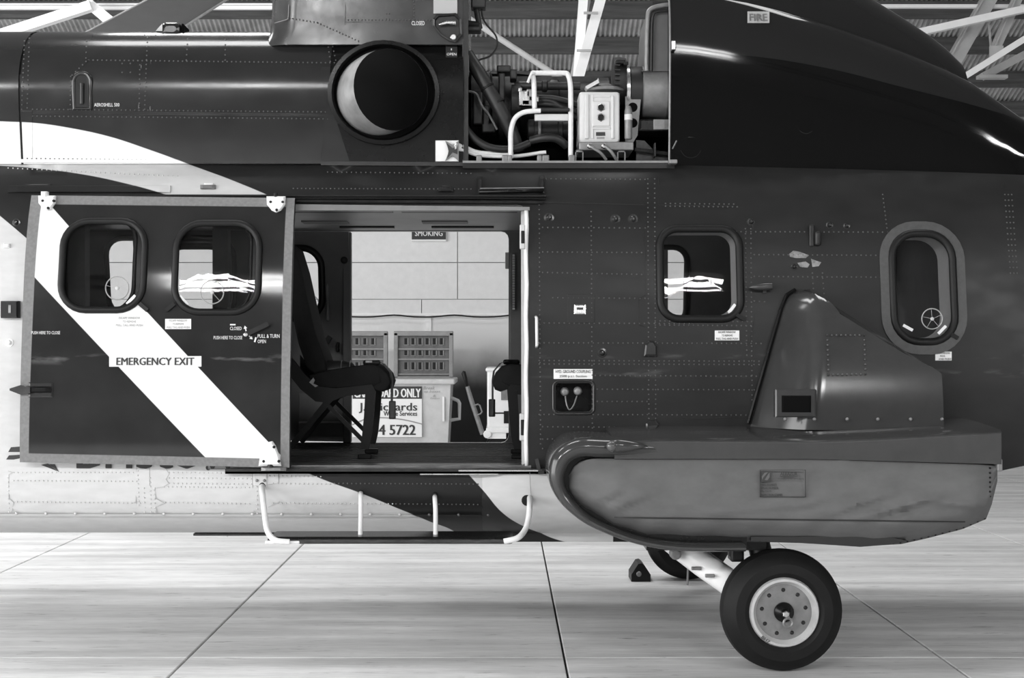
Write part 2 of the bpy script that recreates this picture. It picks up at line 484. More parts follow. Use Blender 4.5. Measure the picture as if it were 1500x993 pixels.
M['wallpanel'] = mat('pale_wall_board', .76, .7, var=.04, scale=9)
M['timber'] = mat('roof_timber', .070, .7, var=.45, scale=3, stretch=(.4,4,6))
M['truss'] = mat('white_truss_paint', .86, .5, var=.04, scale=5)
M['trussgrey'] = mat('grey_truss_paint', .42, .5, var=.1, scale=5)
M['iron'] = mat('corrugated_iron', .46, .5, metal=.25, var=.35, scale=2.5, stretch=(1,1,1))
M['sheet'] = mat('plain_roof_sheet', .16, .7)
M['bin'] = mat('bin_paint', .55, .55, var=.08, scale=8)
M['binlid'] = mat('bin_lid_plastic', .12, .55, var=.2, scale=9)
M['binlid_edge'] = mat('bin_lid_edge', .25, .55, var=.15, scale=9)
M['cart'] = mat('cart_white_paint', .85, .4, var=.05, scale=8)
M['clear'] = mat('clear_plastic_rim', .55, .25)

def concrete():
    m, N, L, b = mat_new('hangar_concrete')
    geo = N.new('ShaderNodeNewGeometry'); pos = geo.outputs['Position']
    a = wear(N, L, pos, .55, (1,1,1), .66, .90)
    s1 = wear(N, L, pos, 2.6, (.22,2.2,1), .74, 1.14)
    s2 = wear(N, L, pos, 30, (.22,1.6,1), .88, 1.07)
    v = math_node(N, L, 'MULTIPLY', math_node(N, L, 'MULTIPLY', a, s1), s2)
    # short dark scuffs running along the slabs
    mp = N.new('ShaderNodeMapping'); mp.inputs['Scale'].default_value = (1.1, 7, 1); L.new(pos, mp.inputs['Vector'])
    n = N.new('ShaderNodeTexNoise'); n.inputs['Scale'].default_value = 3.0; n.inputs['Detail'].default_value = 5; n.inputs['Roughness'].default_value = .7
    L.new(mp.outputs[0], n.inputs['Vector'])
    mr = N.new('ShaderNodeMapRange'); mr.inputs[1].default_value = .60; mr.inputs[2].default_value = .71
    mr.inputs[3].default_value = 1.0; mr.inputs[4].default_value = .35
    L.new(n.outputs['Fac'], mr.inputs[0])
    v = math_node(N, L, 'MULTIPLY', v, mr.outputs[0])
    L.new(v, b.inputs['Base Color'])
    b.inputs['Roughness'].default_value = .5; b.inputs['Specular IOR Level'].default_value = .35
    bp = N.new('ShaderNodeBump'); bp.inputs['Strength'].default_value = .06; bp.inputs['Distance'].default_value = .01
    L.new(n.outputs['Fac'], bp.inputs['Height']); L.new(bp.outputs[0], b.inputs['Normal'])
    return m
M['concrete'] = concrete()
def low_dark_wall():
    # pale board that darkens unevenly towards the floor behind the bin and the cart
    m, N, L, b = mat_new('low_dark_wall_board')
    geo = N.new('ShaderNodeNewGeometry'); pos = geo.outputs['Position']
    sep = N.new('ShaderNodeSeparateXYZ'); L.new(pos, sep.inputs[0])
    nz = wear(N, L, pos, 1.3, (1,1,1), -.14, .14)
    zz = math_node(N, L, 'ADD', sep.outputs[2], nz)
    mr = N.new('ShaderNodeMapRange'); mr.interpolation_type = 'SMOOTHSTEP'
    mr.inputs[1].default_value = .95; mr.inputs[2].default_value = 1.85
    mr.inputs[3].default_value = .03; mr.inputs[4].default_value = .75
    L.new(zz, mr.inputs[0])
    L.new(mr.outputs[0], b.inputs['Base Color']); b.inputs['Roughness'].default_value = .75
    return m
M['low_dark'] = low_dark_wall()

# ================================================================ the hangar
def struct(o): o['kind'] = 'structure'; return o
floor = struct(mk('floor', MB().box((-16,-16,-.2), (16,24,-.025)), M['concrete_base']))
slab = None
JX, JY = .325, 7.615
for i in range(-4, 5):
    for j in range(-2, 8):
        xx, yy = JX+2.0*i, JY+1.9*j
        if slab is None:
            mb = MB(); a, c = 1.988, 1.896
            mb.loft([[(0,0,-.05),(a,0,-.05),(a,c,-.05),(0,c,-.05)], [(0,0,-.004),(a,0,-.004),(a,c,-.004),(0,c,-.004)],
                     [(.004,.003,0),(a-.004,.003,0),(a-.004,c-.003,0),(.004,c-.003,0)]])
            o = mk('concrete_slab', mb, M['concrete'], floor); slab = o
        else:
            o = slab.copy(); COL.objects.link(o); o.parent = floor
        o.location = (xx+.006, yy+.002, 0)
apron = MB()
for a, c in (((-16,-16),(16,JY-3.8)), ((-16,JY-3.8),(JX-8,24)), ((JX+10,JY-3.8),(16,24)), ((JX-8,JY+15.2),(JX+10,24))):
    apron.box((a[0],a[1],-.05),(c[0],c[1],0))
mk('concrete_apron', apron, M['concrete'], floor)

YW, EAVE, SL = 22.0, 5.0, .397
wall_back = struct(mk('wall_back', MB().box((-16,YW+.03,0),(16,YW+.2,EAVE+.1)), mat('wall_joint', .38, .8)))
rows = [(0,1.0),(1.0,2.13),(2.165,2.375),(2.385,2.935),(2.95,3.50),(3.51,4.25),(4.26,4.98)]
for ri, (z0, z1) in enumerate(rows):
    proto = {}
    for k in range(-6, 7):
        off = -.70 if ri >= 3 else (-1.25 if ri == 2 else -1.14)
        x0 = off+2.4*k
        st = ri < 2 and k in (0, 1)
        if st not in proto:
            mb = MB().box((.006,-.02,z0),(2.394,.03,z1)); o = mk('wall_board', mb, M['low_dark'] if st else M['wallpanel'], wall_back); proto[st] = o
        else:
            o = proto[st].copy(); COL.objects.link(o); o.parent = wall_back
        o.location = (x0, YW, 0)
mk('dado_batten', MB().box((-16,YW-.05,2.13),(16,YW,2.165)), M['white'], wall_back)
mk('wall_post', MB().box((-1.19,YW-.05,0),(-1.10,YW-.02,2.13)).box((-1.155,YW-.052,0),(-1.135,YW-.05,2.13)), M['white'], wall_back)
struct(mk('wall_right', MB().box((15.0,-14,0),(15.2,YW,9)), M['sheet']))
struct(mk('wall_left', MB().box((-13.4,14.2,0),(-13.2,YW,9)).box((-13.4,-14,5.9),(-13.2,14.2,12)), M['sheet']))
struct(mk('wall_front', MB().box((-13.2,-13.4,0),(15,-13.2,5.4)), M['sheet']))

# ---- pitched roof: corrugated sheets over timber purlins on the far slope
def zroof(y): return EAVE+SL*(YW-y)
YR = 4.0
ceiling = struct(mk('ceiling', MB().loft([[(-13.4,YR,zroof(YR)+.1),(15.2,YR,zroof(YR)+.1),(15.2,17.4,zroof(17.4)+.1),(-13.4,17.4,zroof(17.4)+.1)],
            [(-13.4,YR,zroof(YR)+.16),(15.2,YR,zroof(YR)+.16),(15.2,17.4,zroof(17.4)+.16),(-13.4,17.4,zroof(17.4)+.16)]]), M['sheet']))
fs = MB()
zf = lambda y: zroof(YR)+.1-SL*(YR-y)
for x0, x1, y0, y1 in ((-13.4,15.2,-7.2,YR), (-13.4,15.2,-13.4,-9.0), (-13.4,-11.1,-9.0,-7.2), (-8.9,-5.7,-9.0,-7.2), (-3.1,2.15,-9.0,-7.2), (4.05,12.1,-9.0,-7.2), (14.3,15.2,-9.0,-7.2)):
    fs.loft([[(x0,y0,zf(y0)),(x1,y0,zf(y0)),(x1,y1,zf(y1)),(x0,y1,zf(y1))],[(x0,y0,zf(y0)+.05),(x1,y0,zf(y0)+.05),(x1,y1,zf(y1)+.05),(x0,y1,zf(y1)+.05)]])
mk('roof_slope', fs, M['sheet'], ceiling)
rp = MB()
for yy in (-8.5, -7.7): rp.box((-13.2,yy-.05,zf(yy)-.3),(15,yy+.05,zf(yy)-.12))
mk('rooflight_rail', rp, M['timber'], ceiling)
PITCH, NW = .066, 13
sheet = None
for k in range(-10, 12):
    if sheet is None:
        mb = MB(); n = NW*6
        vs, fcs = [], []
        for yy in (17.3, YW+.1):
            for i in range(n+1):
                vs.append((i*PITCH/6, yy, zroof(yy)+.1+.017*math.cos(2*PI*i/6)))
        for i in range(n): fcs.append((i, i+1, n+1+i+1, n+1+i))
        mb.add(vs, fcs); o = mk('corrugated_sheet', mb, M['iron'], ceiling, smooth=True); sheet = o
    else:
        o = sheet.copy(); COL.objects.link(o); o.parent = ceiling
    o.location = (k*PITCH*NW, 0, 0)
pur = None
for py in (18.25, 19.08, 19.86, 20.66, 21.42):
    if pur is None:
        mb = MB().box((-9.5,-.05,-.20),(10,.05,.02)); o = mk('purlin', mb, M['timber'], ceiling); pur = o
    else:
        o = pur.copy(); COL.objects.link(o); o.parent = ceiling
    o.location = (0, py, zroof(py)+.06)
# dark ridge of shade cloth is absent: only steelwork follows
def seg(mb, a, b, th, Y, dp=.12, mi=0):
    s = Y/F
    mb.bar(W(a[0],a[1],Y), W(b[0],b[1],Y), th*s, dp, mi)
tl = thing('knee_brace', (W(30,60,17).x,17,0), 'white steel knee brace above the nose end of the cowling', 'roof brace')
mb = MB(); seg(mb,(-400,181),(134,8.5),14,17); mk('brace_arm', mb, M['truss'], tl)
mb = MB(); seg(mb,(128,4),(330,173),14,17.1); seg(mb,(134,0),(222,72),1.5,17.03,.01); mk('brace_arm', mb, M['truss'], tl)
ch = MB(); seg(ch,(-700,11.5),(470,11.5),5,17.4,.06); seg(ch,(-700,7.5),(470,7.5),2,17.4,.12)
tag(mk('tie_beam', ch, M['truss']), 'level white steel tie crossing above the sliding-door end of the cowling', 'roof beam')
ch = MB(); seg(ch,(1000,9.5),(2200,9.5),5,17.4,.06)
tag(mk('tie_beam', ch, M['truss']), 'level white steel tie above the roof truss beyond the tail', 'roof beam')
tm = thing('roof_strut', (W(860,60,16.5).x,16.5,0), 'white double-angle strut rising behind the open engine bay', 'roof strut')
mb = MB(); seg(mb,(861,-90),(840,190),13,16.5); mk('angle_bar', mb, M['truss'], tm)
mb = MB(); seg(mb,(905,-90),(826,190),15,16.4); mk('angle_bar', mb, M['truss'], tm)
mb = MB(); seg(mb,(878,-90),(838,120),9,16.7); mk('angle_bar', mb, M['trussgrey'], tm)
mb = MB()
for a, c in ((858,19),(848,74)):
    mb = MB(); seg(mb,(a-3,c),(a+18,c),3,16.3,.03); mk('tie_plate', mb, M['trussgrey'], tm)

tr = thing('roof_truss', (W(1450,60,17.2).x,17.2,0), 'white lattice roof truss with gusset plate beyond the tail end', 'roof truss')
mb = MB(); seg(mb,(1150,91),(2100,-119),10,16.9); mk('top_chord', mb, M['truss'], tr)
mb = MB(); seg(mb,(1460,-22),(1392,98),21,17.4); seg(mb,(1452,-22),(1384,98),2,17.32,.02); mk('lattice_bar', mb, M['trussgrey'], tr)
mb = MB(); seg(mb,(1492,-6),(1457,73),12,17.2); seg(mb,(1490,-6),(1455,73),2,17.12,.02); mk('lattice_bar', mb, M['trussgrey'], tr)
mb = MB(); seg(mb,(1448.5,36),(1452,74),2.4,17.3,.03); mk('tie_rod', mb, M['trussgrey'], tr)
mb = MB(); seg(mb,(1450,77),(1469,77),19,17.05,.05); mk('gusset_plate', mb, M['trussgrey'], tr)
mb = MB(); seg(mb,(1250,214),(1900,-193),9,17.0); mk('bottom_chord', mb, M['truss'], tr)
mb = MB(); seg(mb,(1440,112),(1520,70),11,17.6); seg(mb,(1432,113),(1474,113),5,17.5); mk('lower_flange', mb, M['trussgrey'], tr)
mb = MB(); mb.tube([W(640,-4,16.0),W(690,29,16.0),W(860,140,16.0)], .033, 12)
tag(mk('pipe_brace', mb, M['trussgrey'], smooth=True, angle=40), 'slanting grey pipe brace seen over the engine', 'pipe brace')

# ---- sign, cable
sg = thing('smoking_sign', (W(627,340,21.9).x,21.9,3.3), 'dark smoking sign with white letters on the pale back wall', 'sign')
a, c = W(603,325,21.9), W(653,350.5,21.9)
mk('sign_board', MB().bbox((a.x,21.93,c.z-.03),(c.x+.01,21.975,a.z),.01), M['label'], sg)
mk('sign_face', MB().box((a.x,21.92,c.z),(c.x,21.935,a.z)), M['ink'], sg)
t = text_mb('SMOKING', .085, .42, bold=.02); placed(t, (W(628,342.5,21.9).x, 21.918, W(628,341.5,21.9).z))
mk('sign_lettering', t, M['inkwhite'], sg)
pts = []
for k in range(-7, 8):
    x0 = W(577,463,21.8).x+k*.92
    pts += [Vector((x0,21.84,W(0,461.5,21.84).z)), Vector((x0+.3,21.84,W(0,464,21.84).z)), Vector((x0+.6,21.84,W(0,464,21.84).z))]
tag(mk('power_cable', MB().tube(spline(pts,3), .013, 6), M['hose']), 'dark power cable sagging between clips along the back wall', 'cable')
# ================================================================ background things
def build_bin():
    Yb = 19.5
    r = thing('waste_bin', (W(580,600,Yb).x,Yb+.5,0), 'pale cardboard-only waste bin with raised slotted lids behind the helicopter', 'waste bin')
    P = lambda a, c, dy=0: W(a, c, Yb+dy)
    xl, xr = P(470,600).x, P(660,600).x; zt = P(0,562).z
    mb = MB().loft([[(xl+.05,Yb+.06,.12),(xr-.05,Yb+.06,.12),(xr-.05,Yb+1.0,.12),(xl+.05,Yb+1.0,.12)],
                    [(xl,Yb,zt),(xr,Yb,zt),(xr,Yb+1.15,zt),(xl,Yb+1.15,zt)]])
    mk('bin_body', mb, M['bin'], r)
    mb = MB(); z1 = P(0,555).z
    mb.bbox((xl-.05,Yb-.05,zt-.01),(xr+.06,Yb+1.2,z1),.02); mk('bin_rim', mb, M['bin'], r)
    for cx in (xl+.1, xr-.1):
        for cy in (Yb+.15, Yb+.9):
            mk('castor', MB().lathe((cx,cy-.03,.06),(0,1,0),[(.03,0),(.06,.005),(.06,.055),(.03,.06)],14), M['rubber'], r)
    # lid leaves standing open against the wall side
    for a0, a1 in ((466,568),(577,664)):
        x0, x1 = P(a0,0,1).x, P(a1,0,1).x; z0, z2 = P(0,556,1).z, P(0,487,1).z
        Yl = Yb+1.0
        lid = mk('bin_lid', MB().box((x0+.04,Yl+.03,z0),(x1-.04,Yl+.06,z2)), M['binlid'], r)
        fr = MB()
        fr.bbox((x0,Yl-.03,z0),(x0+.06,Yl+.07,z2),.01); fr.bbox((x1-.06,Yl-.03,z0),(x1,Yl+.07,z2),.01)
        fr.bbox((x0,Yl-.03,z2-.05),(x1,Yl+.07,z2+.02),.01); fr.bbox((x0,Yl-.03,z0),(x1,Yl+.07,z0+.05),.01)
        mk('lid_frame', fr, M['binlid_edge'], lid)
        nrow = [(493,508),(511.5,523),(528,545)]
        for ra, rb in nrow:
            za, zb = P(0,ra,1).z, P(0,rb,1).z
            mk('lid_rib', MB().bbox((x0+.05,Yl-.005,zb-.045),(x1-.05,Yl+.04,zb-.02),.006), M['binlid_edge'], lid)
            ns = 6; 
            for k in range(ns):
                xs = lerp(x0+.12, x1-.12, (k+.5)/ns) if a0 > 500 else lerp(x0+.1, x1-.1, (k+.5)/7+.07)
                mk('lid_slot', MB().box((xs-.022,Yl+.022,lerp(za,zb,.78)),(xs+.022,Yl+.036,lerp(za,zb,.16))), M['rubber'], lid)
                mk('slot_lip', MB().box((xs+.022,Yl+.012,lerp(za,zb,.82)),(xs+.036,Yl+.036,lerp(za,zb,.16))).box((xs-.03,Yl+.012,lerp(za,zb,.84)),(xs+.045,Yl+.036,lerp(za,zb,.78))), M['binlid_edge'], lid)
    # side lifting pocket
    a, c = P(660,0).x, P(672,0).x
    mb = MB().tube([(a-.02,Yb+.3,P(0,583).z),(c-.02,Yb+.3,P(0,588).z),(c,Yb+.3,P(0,592).z),(c,Yb+.3,P(0,615).z),(a-.02,Yb+.3,P(0,617).z)], .025, 8)
    mk('lifting_handle', mb, M['bin'], r)
    mk('handle_plate', MB().box((P(648,0).x,Yb-.012,P(0,617).z),(P(651,0).x,Yb+.01,P(0,581).z)), M['label'], r)
    # notice: dark heading band, company name and number
    nx0, nx1 = P(516,0).x, P(618,0).x
    nt = mk('notice', MB().box((nx0,Yb-.012,P(0,640).z),(nx1,Yb+.04,P(0,584).z)), M['label'], r)
    mk('notice_band', MB().box((nx0+.01,Yb-.014,P(0,584).z),(nx1,Yb+.03,P(0,566).z)), M['ink'], nt)
    def tx(s, x0, x1, y0, y1, mat_, bold=.02):
        q0, q1 = P(x0,y1), P(x1,y0)
        t = text_mb(s, q1.z-q0.z, q1.x-q0.x, bold=bold)
        placed(t, ((q0.x+q1.x)/2, Yb-.0155, (q0.z+q1.z)/2)); mk('notice_lettering', t, mat_, nt)
    tx('CARDBOARD ONLY', 519, 616, 569, 582, M['inkwhite'], .035)
    tx('J.J.Richards', 526, 611, 590, 605, M['ink'], .02)
    tx('Waste Services', 562, 611, 602, 609, M['ink'])
    tx('94 5722', 546, 608.5, 622, 637, M['ink'], .035)
    mb = MB().tube(spline([P(516,622,-.016),P(535,614,-.016),P(556,611.5,-.016),P(590,614.5,-.016),P(618,621,-.016)],5), .008, 6); mk('notice_swoosh', mb, M['inkgrey'], nt)
    def scr(s, x0, x1, y0, y1):
        q0, q1 = P(x0,y1), P(x1,y0)
        t = text_mb(s, q1.z-q0.z, q1.x-q0.x, shear=.3); placed(t, ((q0.x+q1.x)/2, Yb-.002, (q0.z+q1.z)/2)); mk('pen_scrawl', t, M['inkgrey'], r)
    scr('Break', 620, 637, 566, 570.5); scr('up boxes', 621, 645, 571.5, 576); scr('&', 634, 638, 578, 581); scr('flatten', 630, 644, 582, 584.5)
    return r
build_bin()

def build_cart():
    Yk = 19.2
    r = thing('service_cart', (W(728,600,Yk).x,Yk+.5,0), 'white ground service cart with raised tow bar beside the waste bin', 'cart')
    P = lambda a, c, dy=0: W(a, c, Yk+dy)
    a, b_ = P(713.5,541), P(800,628)
    mk('cart_body', MB().bbox((a.x,Yk,b_.z),(b_.x,Yk+1.1,a.z),.03), M['cart'], r)
    mk('cart_lid', MB().bbox((a.x-.02,Yk-.03,a.z-.03),(b_.x+.02,Yk+1.13,a.z+.02),.02), M['cart'], r)
    q0, q1 = P(717,606), P(800,604); mk('cart_seam', MB().box((q0.x,Yk-.006,q0.z),(q1.x,Yk+.02,q1.z)), M['rubber'], r)
    q0, q1 = P(734,586), P(800,550); mk('grille', MB().box((q0.x,Yk-.01,q0.z),(q1.x,Yk+.02,q1.z)), M['greymetal'], r)
    q0, q1 = P(738,620), P(760,602); mk('grille', MB().box((q0.x,Yk-.01,q0.z),(q1.x,Yk+.02,q1.z)), M['rubber'], r)
    q0, q1 = P(712,634), P(800,627); mk('chassis', MB().bbox((q0.x,Yk-.02,q0.z),(q1.x,Yk+1.1,q1.z),.01), M['cart'], r)
    for px in (733, 810):
        for yy in (Yk+.02, Yk+.9):
            c = P(px,0)
            mk('cart_wheel', MB().lathe((c.x,yy,.225),(0,1,0),[(.08,0),(.16,-.01),(.215,.02),(.225,.08),(.215,.14),(.16,.17),(.08,.16)],24), M['tyre'], r, smooth=True, angle=40)
            mk('wheel_disc', MB().lathe((c.x,yy-.005,.225),(0,1,0),[(.12,0),(.1,.02),(.02,.02)],18), M['greymetal'], r)
    q = P(714,636); mk('hitch', MB().lathe((q.x,Yk-.03,q.z),(0,1,0),[(.045,0),(.055,.01),(.055,.08),(.04,.09)],14).box((q.x,Yk,q.z-.06),(q.x+.25,Yk+.12,q.z+.05)), M['cart'], r)
    mb = MB().tube([P(707,636,.05),P(690,585,.05),P(684.5,566,.05)], [.035,.033,.028], 10); mk('tow_bar', mb, M['greymetal'], r, smooth=True, angle=40)
    mb = MB().tube([P(684.5,566,.05),P(682,556,.05),P(679,546,.05),P(677,545,.05)], [.02,.03,.035,.02], 10); mk('tow_grip', mb, M['rubber'], r, smooth=True)
    mb = MB().tube([P(692,595,.03),P(700,592,.03),P(703,594,.03),P(706,603,.03),P(704,606,.03),P(696,609,.03)], .011, 8); mk('grip_loop', mb, M['greymetal'], r)
    return r
build_cart()

# ================================================================ the helicopter
heli = thing('helicopter', (0, YC, 0), 'dark helicopter with white sweeping bands parked in the hangar, side door slid open', 'helicopter')

def sheet(outline, holes, yf, thick, mats, name, parent, dx=.22, dz=.09, reveal=None, flip=False, **kw):
    # a skin panel: outer sheet on y = yf(x, z), inner sheet `thick` inboard, reveals around outline and holes
    def dens(poly, st=.06):
        out = []
        for i in range(len(poly)):
            a, b = Vector(poly[i][:2]), Vector(poly[(i+1)%len(poly)][:2]); n = max(1, int((b-a).length/st))
            out += [a.lerp(b, k/n) for k in range(n)]
        return out
    loops = [dens(outline, .12)]+[dens(h) for h in holes]
    pts, edges = [], []
    for lp in loops:
        o = len(pts); pts += lp; edges += [(o+i, o+(i+1)%len(lp)) for i in range(len(lp))]
    nb = len(pts)
    xs = [p[0] for p in outline]; zs = [p[1] for p in outline]
    nx = int((max(xs)-min(xs))/dx)+1; nz = int((max(zs)-min(zs))/dz)+1
    for i in range(1, nx):
        for j in range(1, nz):
            p = Vector((min(xs)+(max(xs)-min(xs))*i/nx, min(zs)+(max(zs)-min(zs))*j/nz))
            if inside(p, outline) and not any(inside(p, h) for h in holes): 
                if min((p-q).length for q in pts[:nb]) > .025: pts.append(p)
    vc, ec, fc, *_ = delaunay_2d_cdt(pts, edges, [], 0, 1e-6)
    fc = [f for f in fc if inside(sum((vc[i] for i in f), Vector((0,0)))/len(f), outline) and not any(inside(sum((vc[i] for i in f), Vector((0,0)))/len(f), h) for h in holes)]
    mb = MB()
    d = -1 if flip else 1
    mb.add([(p[0], yf(p[0],p[1]), p[1]) for p in vc], fc, 0)
    mb.add([(p[0], yf(p[0],p[1])+d*thick, p[1]) for p in vc], [tuple(reversed(f)) for f in fc], 1)
    for lp in loops:
        n = len(lp)
        vs = [(p[0], yf(p[0],p[1]), p[1]) for p in lp]+[(p[0], yf(p[0],p[1])+d*thick, p[1]) for p in lp]
        mb.add(vs, [(i,(i+1)%n,n+(i+1)%n,n+i) for i in range(n)], 2)
    return mk(name, mb, mats, parent, smooth=True, angle=50, **kw)

def win_loop(px0, px1, py0, py1, rpx, yf=ys, n=7):
    c = on((px0+px1)/2, (py0+py1)/2, yf); s = c.y/F
    a, b = pon(px0, (py0+py1)/2, yf), pon(px1, (py0+py1)/2, yf)
    t, u = pon((px0+px1)/2, py0, yf), pon((px0+px1)/2, py1, yf)
    return rrect(a[0], b[0], u[1], t[1], rpx*s, n)
def grow(poly, d):
    # offset a closed counter-clockwise loop outward by d
    n = len(poly); out = []
    for i in range(n):
        p, q, r = Vector(poly[i-1][:2]), Vector(poly[i][:2]), Vector(poly[(i+1)%n][:2])
        e1 = (q-p); e2 = (r-q)
        e1 = e1.normalized() if e1.length > 1e-7 else e2.normalized(); e2 = e2.normalized() if e2.length > 1e-7 else e1
        nn = Vector((e1.y+e2.y, -(e1.x+e2.x))); nn = nn.normalized() if nn.length > 1e-7 else Vector((e1.y,-e1.x))
        out.append(q+nn*d)
    return out
def seal(name, loop, yf, r, mat_, parent, off=.0, n=8):
    pts = [Vector((p[0], yf(p[0],p[1])-off, p[1])) for p in loop]; m = len(pts)
    rings = []
    for i in range(m):
        t = (pts[(i+1)%m]-pts[i-1]).normalized(); u = Vector((0,-1,0)); u = (u-t*u.dot(t)).normalized(); v = t.cross(u)
        rings.append([pts[i]+u*math.cos(2*PI*k/n)*r*.8+v*math.sin(2*PI*k/n)*r for k in range(n)])
    rings.append(rings[0])
    return mk(name, MB().loft(rings, False), mat_, parent, smooth=True)
def pane(loop, yf, parent, off=-.012, name='window_pane'):
    n = len(loop); c = sum((Vector(p[:2]) for p in loop), Vector((0,0)))/n
    vs = [(c.x, yf(c.x,c.y)-off, c.y)]; fs = []
    K = 4
    for k in range(1, K+1):
        for p in loop:
            q = c.lerp(Vector(p[:2]), k/K); vs.append((q.x, yf(q.x,q.y)-off, q.y))
    for i in range(n): fs.append((0, 1+i, 1+(i+1)%n))
    for k in range(K-1):
        for i in range(n): fs.append((1+k*n+i, 1+(k+1)*n+i, 1+(k+1)*n+(i+1)%n, 1+k*n+(i+1)%n))
    return mk(name, MB().add(vs, fs), M['glass'], parent, smooth=True)
def vent_disc(px, py, rpx, yf, parent, off=.004):
    # round clear vent set in a window pane: rim, hub, spokes
    c = on(px, py, yf, off); r = rpx*c.y/F
    mb = MB(); N_ = 28; rings = []
    for k in range(N_+1):
        a = 2*PI*k/N_; d = Vector((math.cos(a), 0, math.sin(a)))
        rings.append([c+d*(r+math.cos(t)*.0032)+Vector((0,-.006*math.sin(t)-.004,0)) for t in (0, PI/2, PI, 3*PI/2)])
    mb.loft(rings, False)
    mb.lathe(c+Vector((0,-.012,0)), (0,1,0), [(.004,0),(.010,.003),(.010,.012)], 10)
    for k in range(5):
        a = 2*PI*k/5+.4; mb.bar(c+Vector((math.cos(a)*.01,-.004,math.sin(a)*.01)), c+Vector((math.cos(a)*r,-.004,math.sin(a)*r)), .0014, .002)
    return mk('vent_disc', mb, M['clear'], parent, smooth=True, angle=40)
def on_skin_box(name, px0, px1, py0, py1, h, mat_, parent, yf=ys, r=.006, sink=.01):
    # raised block lying on a skin: its four corners follow the surface
    c = [on(px0,py1,yf), on(px1,py1,yf), on(px1,py0,yf), on(px0,py0,yf)]
    ctr = sum(c, Vector())/4
    def ring(k, hh): return [ctr+(p-ctr)*k+Vector((0,-hh,0)) for p in c]
    e = max((c[1]-c[0]).length, (c[3]-c[0]).length)
    k = max(.6, 1-2*r/max(1e-4, min((c[1]-c[0]).length, (c[3]-c[0]).length)))
    return mk(name, MB().loft([ring(1,-sink), ring(1,h*.6), ring(k,h)]), mat_, parent)
def skin_text(s, px0, px1, py0, py1, mat_, parent, yf=ys, bold=.004, off=.003, name='lettering', roll=0.0, shear=0.0):
    c = on((px0+px1)/2, (py0+py1)/2, yf, off); s_ = c.y/F
    up, dn = on((px0+px1)/2, py0, yf), on((px0+px1)/2, py1, yf)
    lean = math.atan2(-(up.y-dn.y), max(1e-4, up.z-dn.z))
    t = text_mb(s, (py1-py0)*s_, (px1-px0)*s_, bold=bold, shear=shear, depth=.0005)
    placed(t, c, lean, roll)
    return mk(name, t, mat_, parent)
def label_plate(px0, px1, py0, py1, lines, parent, yf=ys, mat_=None, ink=None, bold=.004, off=.0015):
    lb = on_skin_box('placard', px0, px1, py0, py1, off, mat_ or M['label'], parent, yf, r=.001, sink=.002)
    n = len(lines); 
    for i, (s, a, b_) in enumerate(lines):
        hh = .36 if n == 1 else .31; y0 = lerp(py0, py1, (i+.5)/n)-hh*(py1-py0)/n; y1 = y0+2*hh*(py1-py0)/n
        skin_text(s, lerp(px0,px1,a), lerp(px0,px1,b_), y0, y1, ink or M['ink'], lb if parent is heli else parent, yf, bold=bold, off=off+.002)
    return lb
ESC = [('ESCAPE WINDOW',.15,.85),('TO REMOVE',.28,.72),('PULL TAG AND PUSH',.06,.94)]
# ---------------------------------------------------------------- fuselage shell
XL, XR = -4.4, 4.3
def yfar(x, z): return 2*YC-ys(x, z)
zbot = table([(-5,.60),(.9,.60),(2.75,.985),(4.4,1.25)])
near_out = [(XL,.60),(.9,.60),(2.75,.985),(XR,zbot(XR)),(XR,2.585),(2.95,2.625),(1.0,2.683),(XL,2.695)]
door_hole = rrect(-1.32, on(772,500).x, 1.0, on(600,300).z, .05, 3)
w_near = [win_loop(80,196,320,455,34), win_loop(246,366,322,458,34), win_loop(968,1083,336,466,26), win_loop(1309,1396,343,500,36)]
# hydraulic coupling recess
hyd = win_loop(814,867,561,603,5)
mats_skin = [M['fus'], M['lining'], M['reveal']]
sheet(near_out, [door_hole]+w_near+[hyd], ys, .05, mats_skin, 'fuselage_skin', heli)
far_hole = rrect(-1.62, (745-CX)*9.7/F, 1.0, 2.42, .05, 3)
w_far = [rrect(-2.66,-1.80,1.86,2.38,.12,5), rrect(.82,1.235,1.80,2.32,.1,5), rrect(2.1,2.45,1.68,2.32,.12,5)]
sheet(near_out, [far_hole]+w_far, yfar, .05, mats_skin, 'fuselage_skin', heli, flip=True)
# belly, roof deck, bulkheads, cabin floor and ceiling
def belly(x):
    z = zbot(x); w = wskin(x, max(z, .6))
    return [(x, YC-w, z), (x, YC-w*.75, z-.018), (x, YC, z-.03), (x, YC+w*.75, z-.018), (x, YC+w, z)]
mb = MB(); mb.loft([belly(XL+k*(XR-XL)/24) for k in range(25)], False, closed=False); mk('belly_skin', mb, M['fus'], heli, smooth=True)
mb = MB(); mb.box((XL,YC-.57,2.66),(1.0,YC+.57,2.69)); mk('roof_deck', mb, M['dark'], heli)
for x in (XL, XR):
    mb = MB(); zs = [zbot(x)+k*(2.57-zbot(x))/14 for k in range(15)]
    lp = [(x,YC-wskin(x,z),z) for z in zs]+[(x,YC+wskin(x,z),z) for z in reversed(zs)]
    mb.loft([lp, [(x+(.02 if x > 0 else -.02),)+p[1:] for p in lp]]); mk('bulkhead', mb, M['dark'], heli)
mk('cabin_floor', MB().box((XL+.05,YC-.985,.94),(2.3,YC+.96,1.0)), M['cabfloor'], heli)
fl = MB()
for k in range(15):
    yy = YC-.93+k*.125; fl.box((-3.2,yy,1.0),(1.6,yy+.018,1.006))
mk('floor_ribs', fl, M['darkmetal'], heli)
cl = mk('cabin_ceiling', MB().box((XL+.05,YC-.79,2.425),(2.15,YC+.79,2.45)), M['ceil_lin'], heli)
def cpx(a, c, Y): return W(a, c, Y)
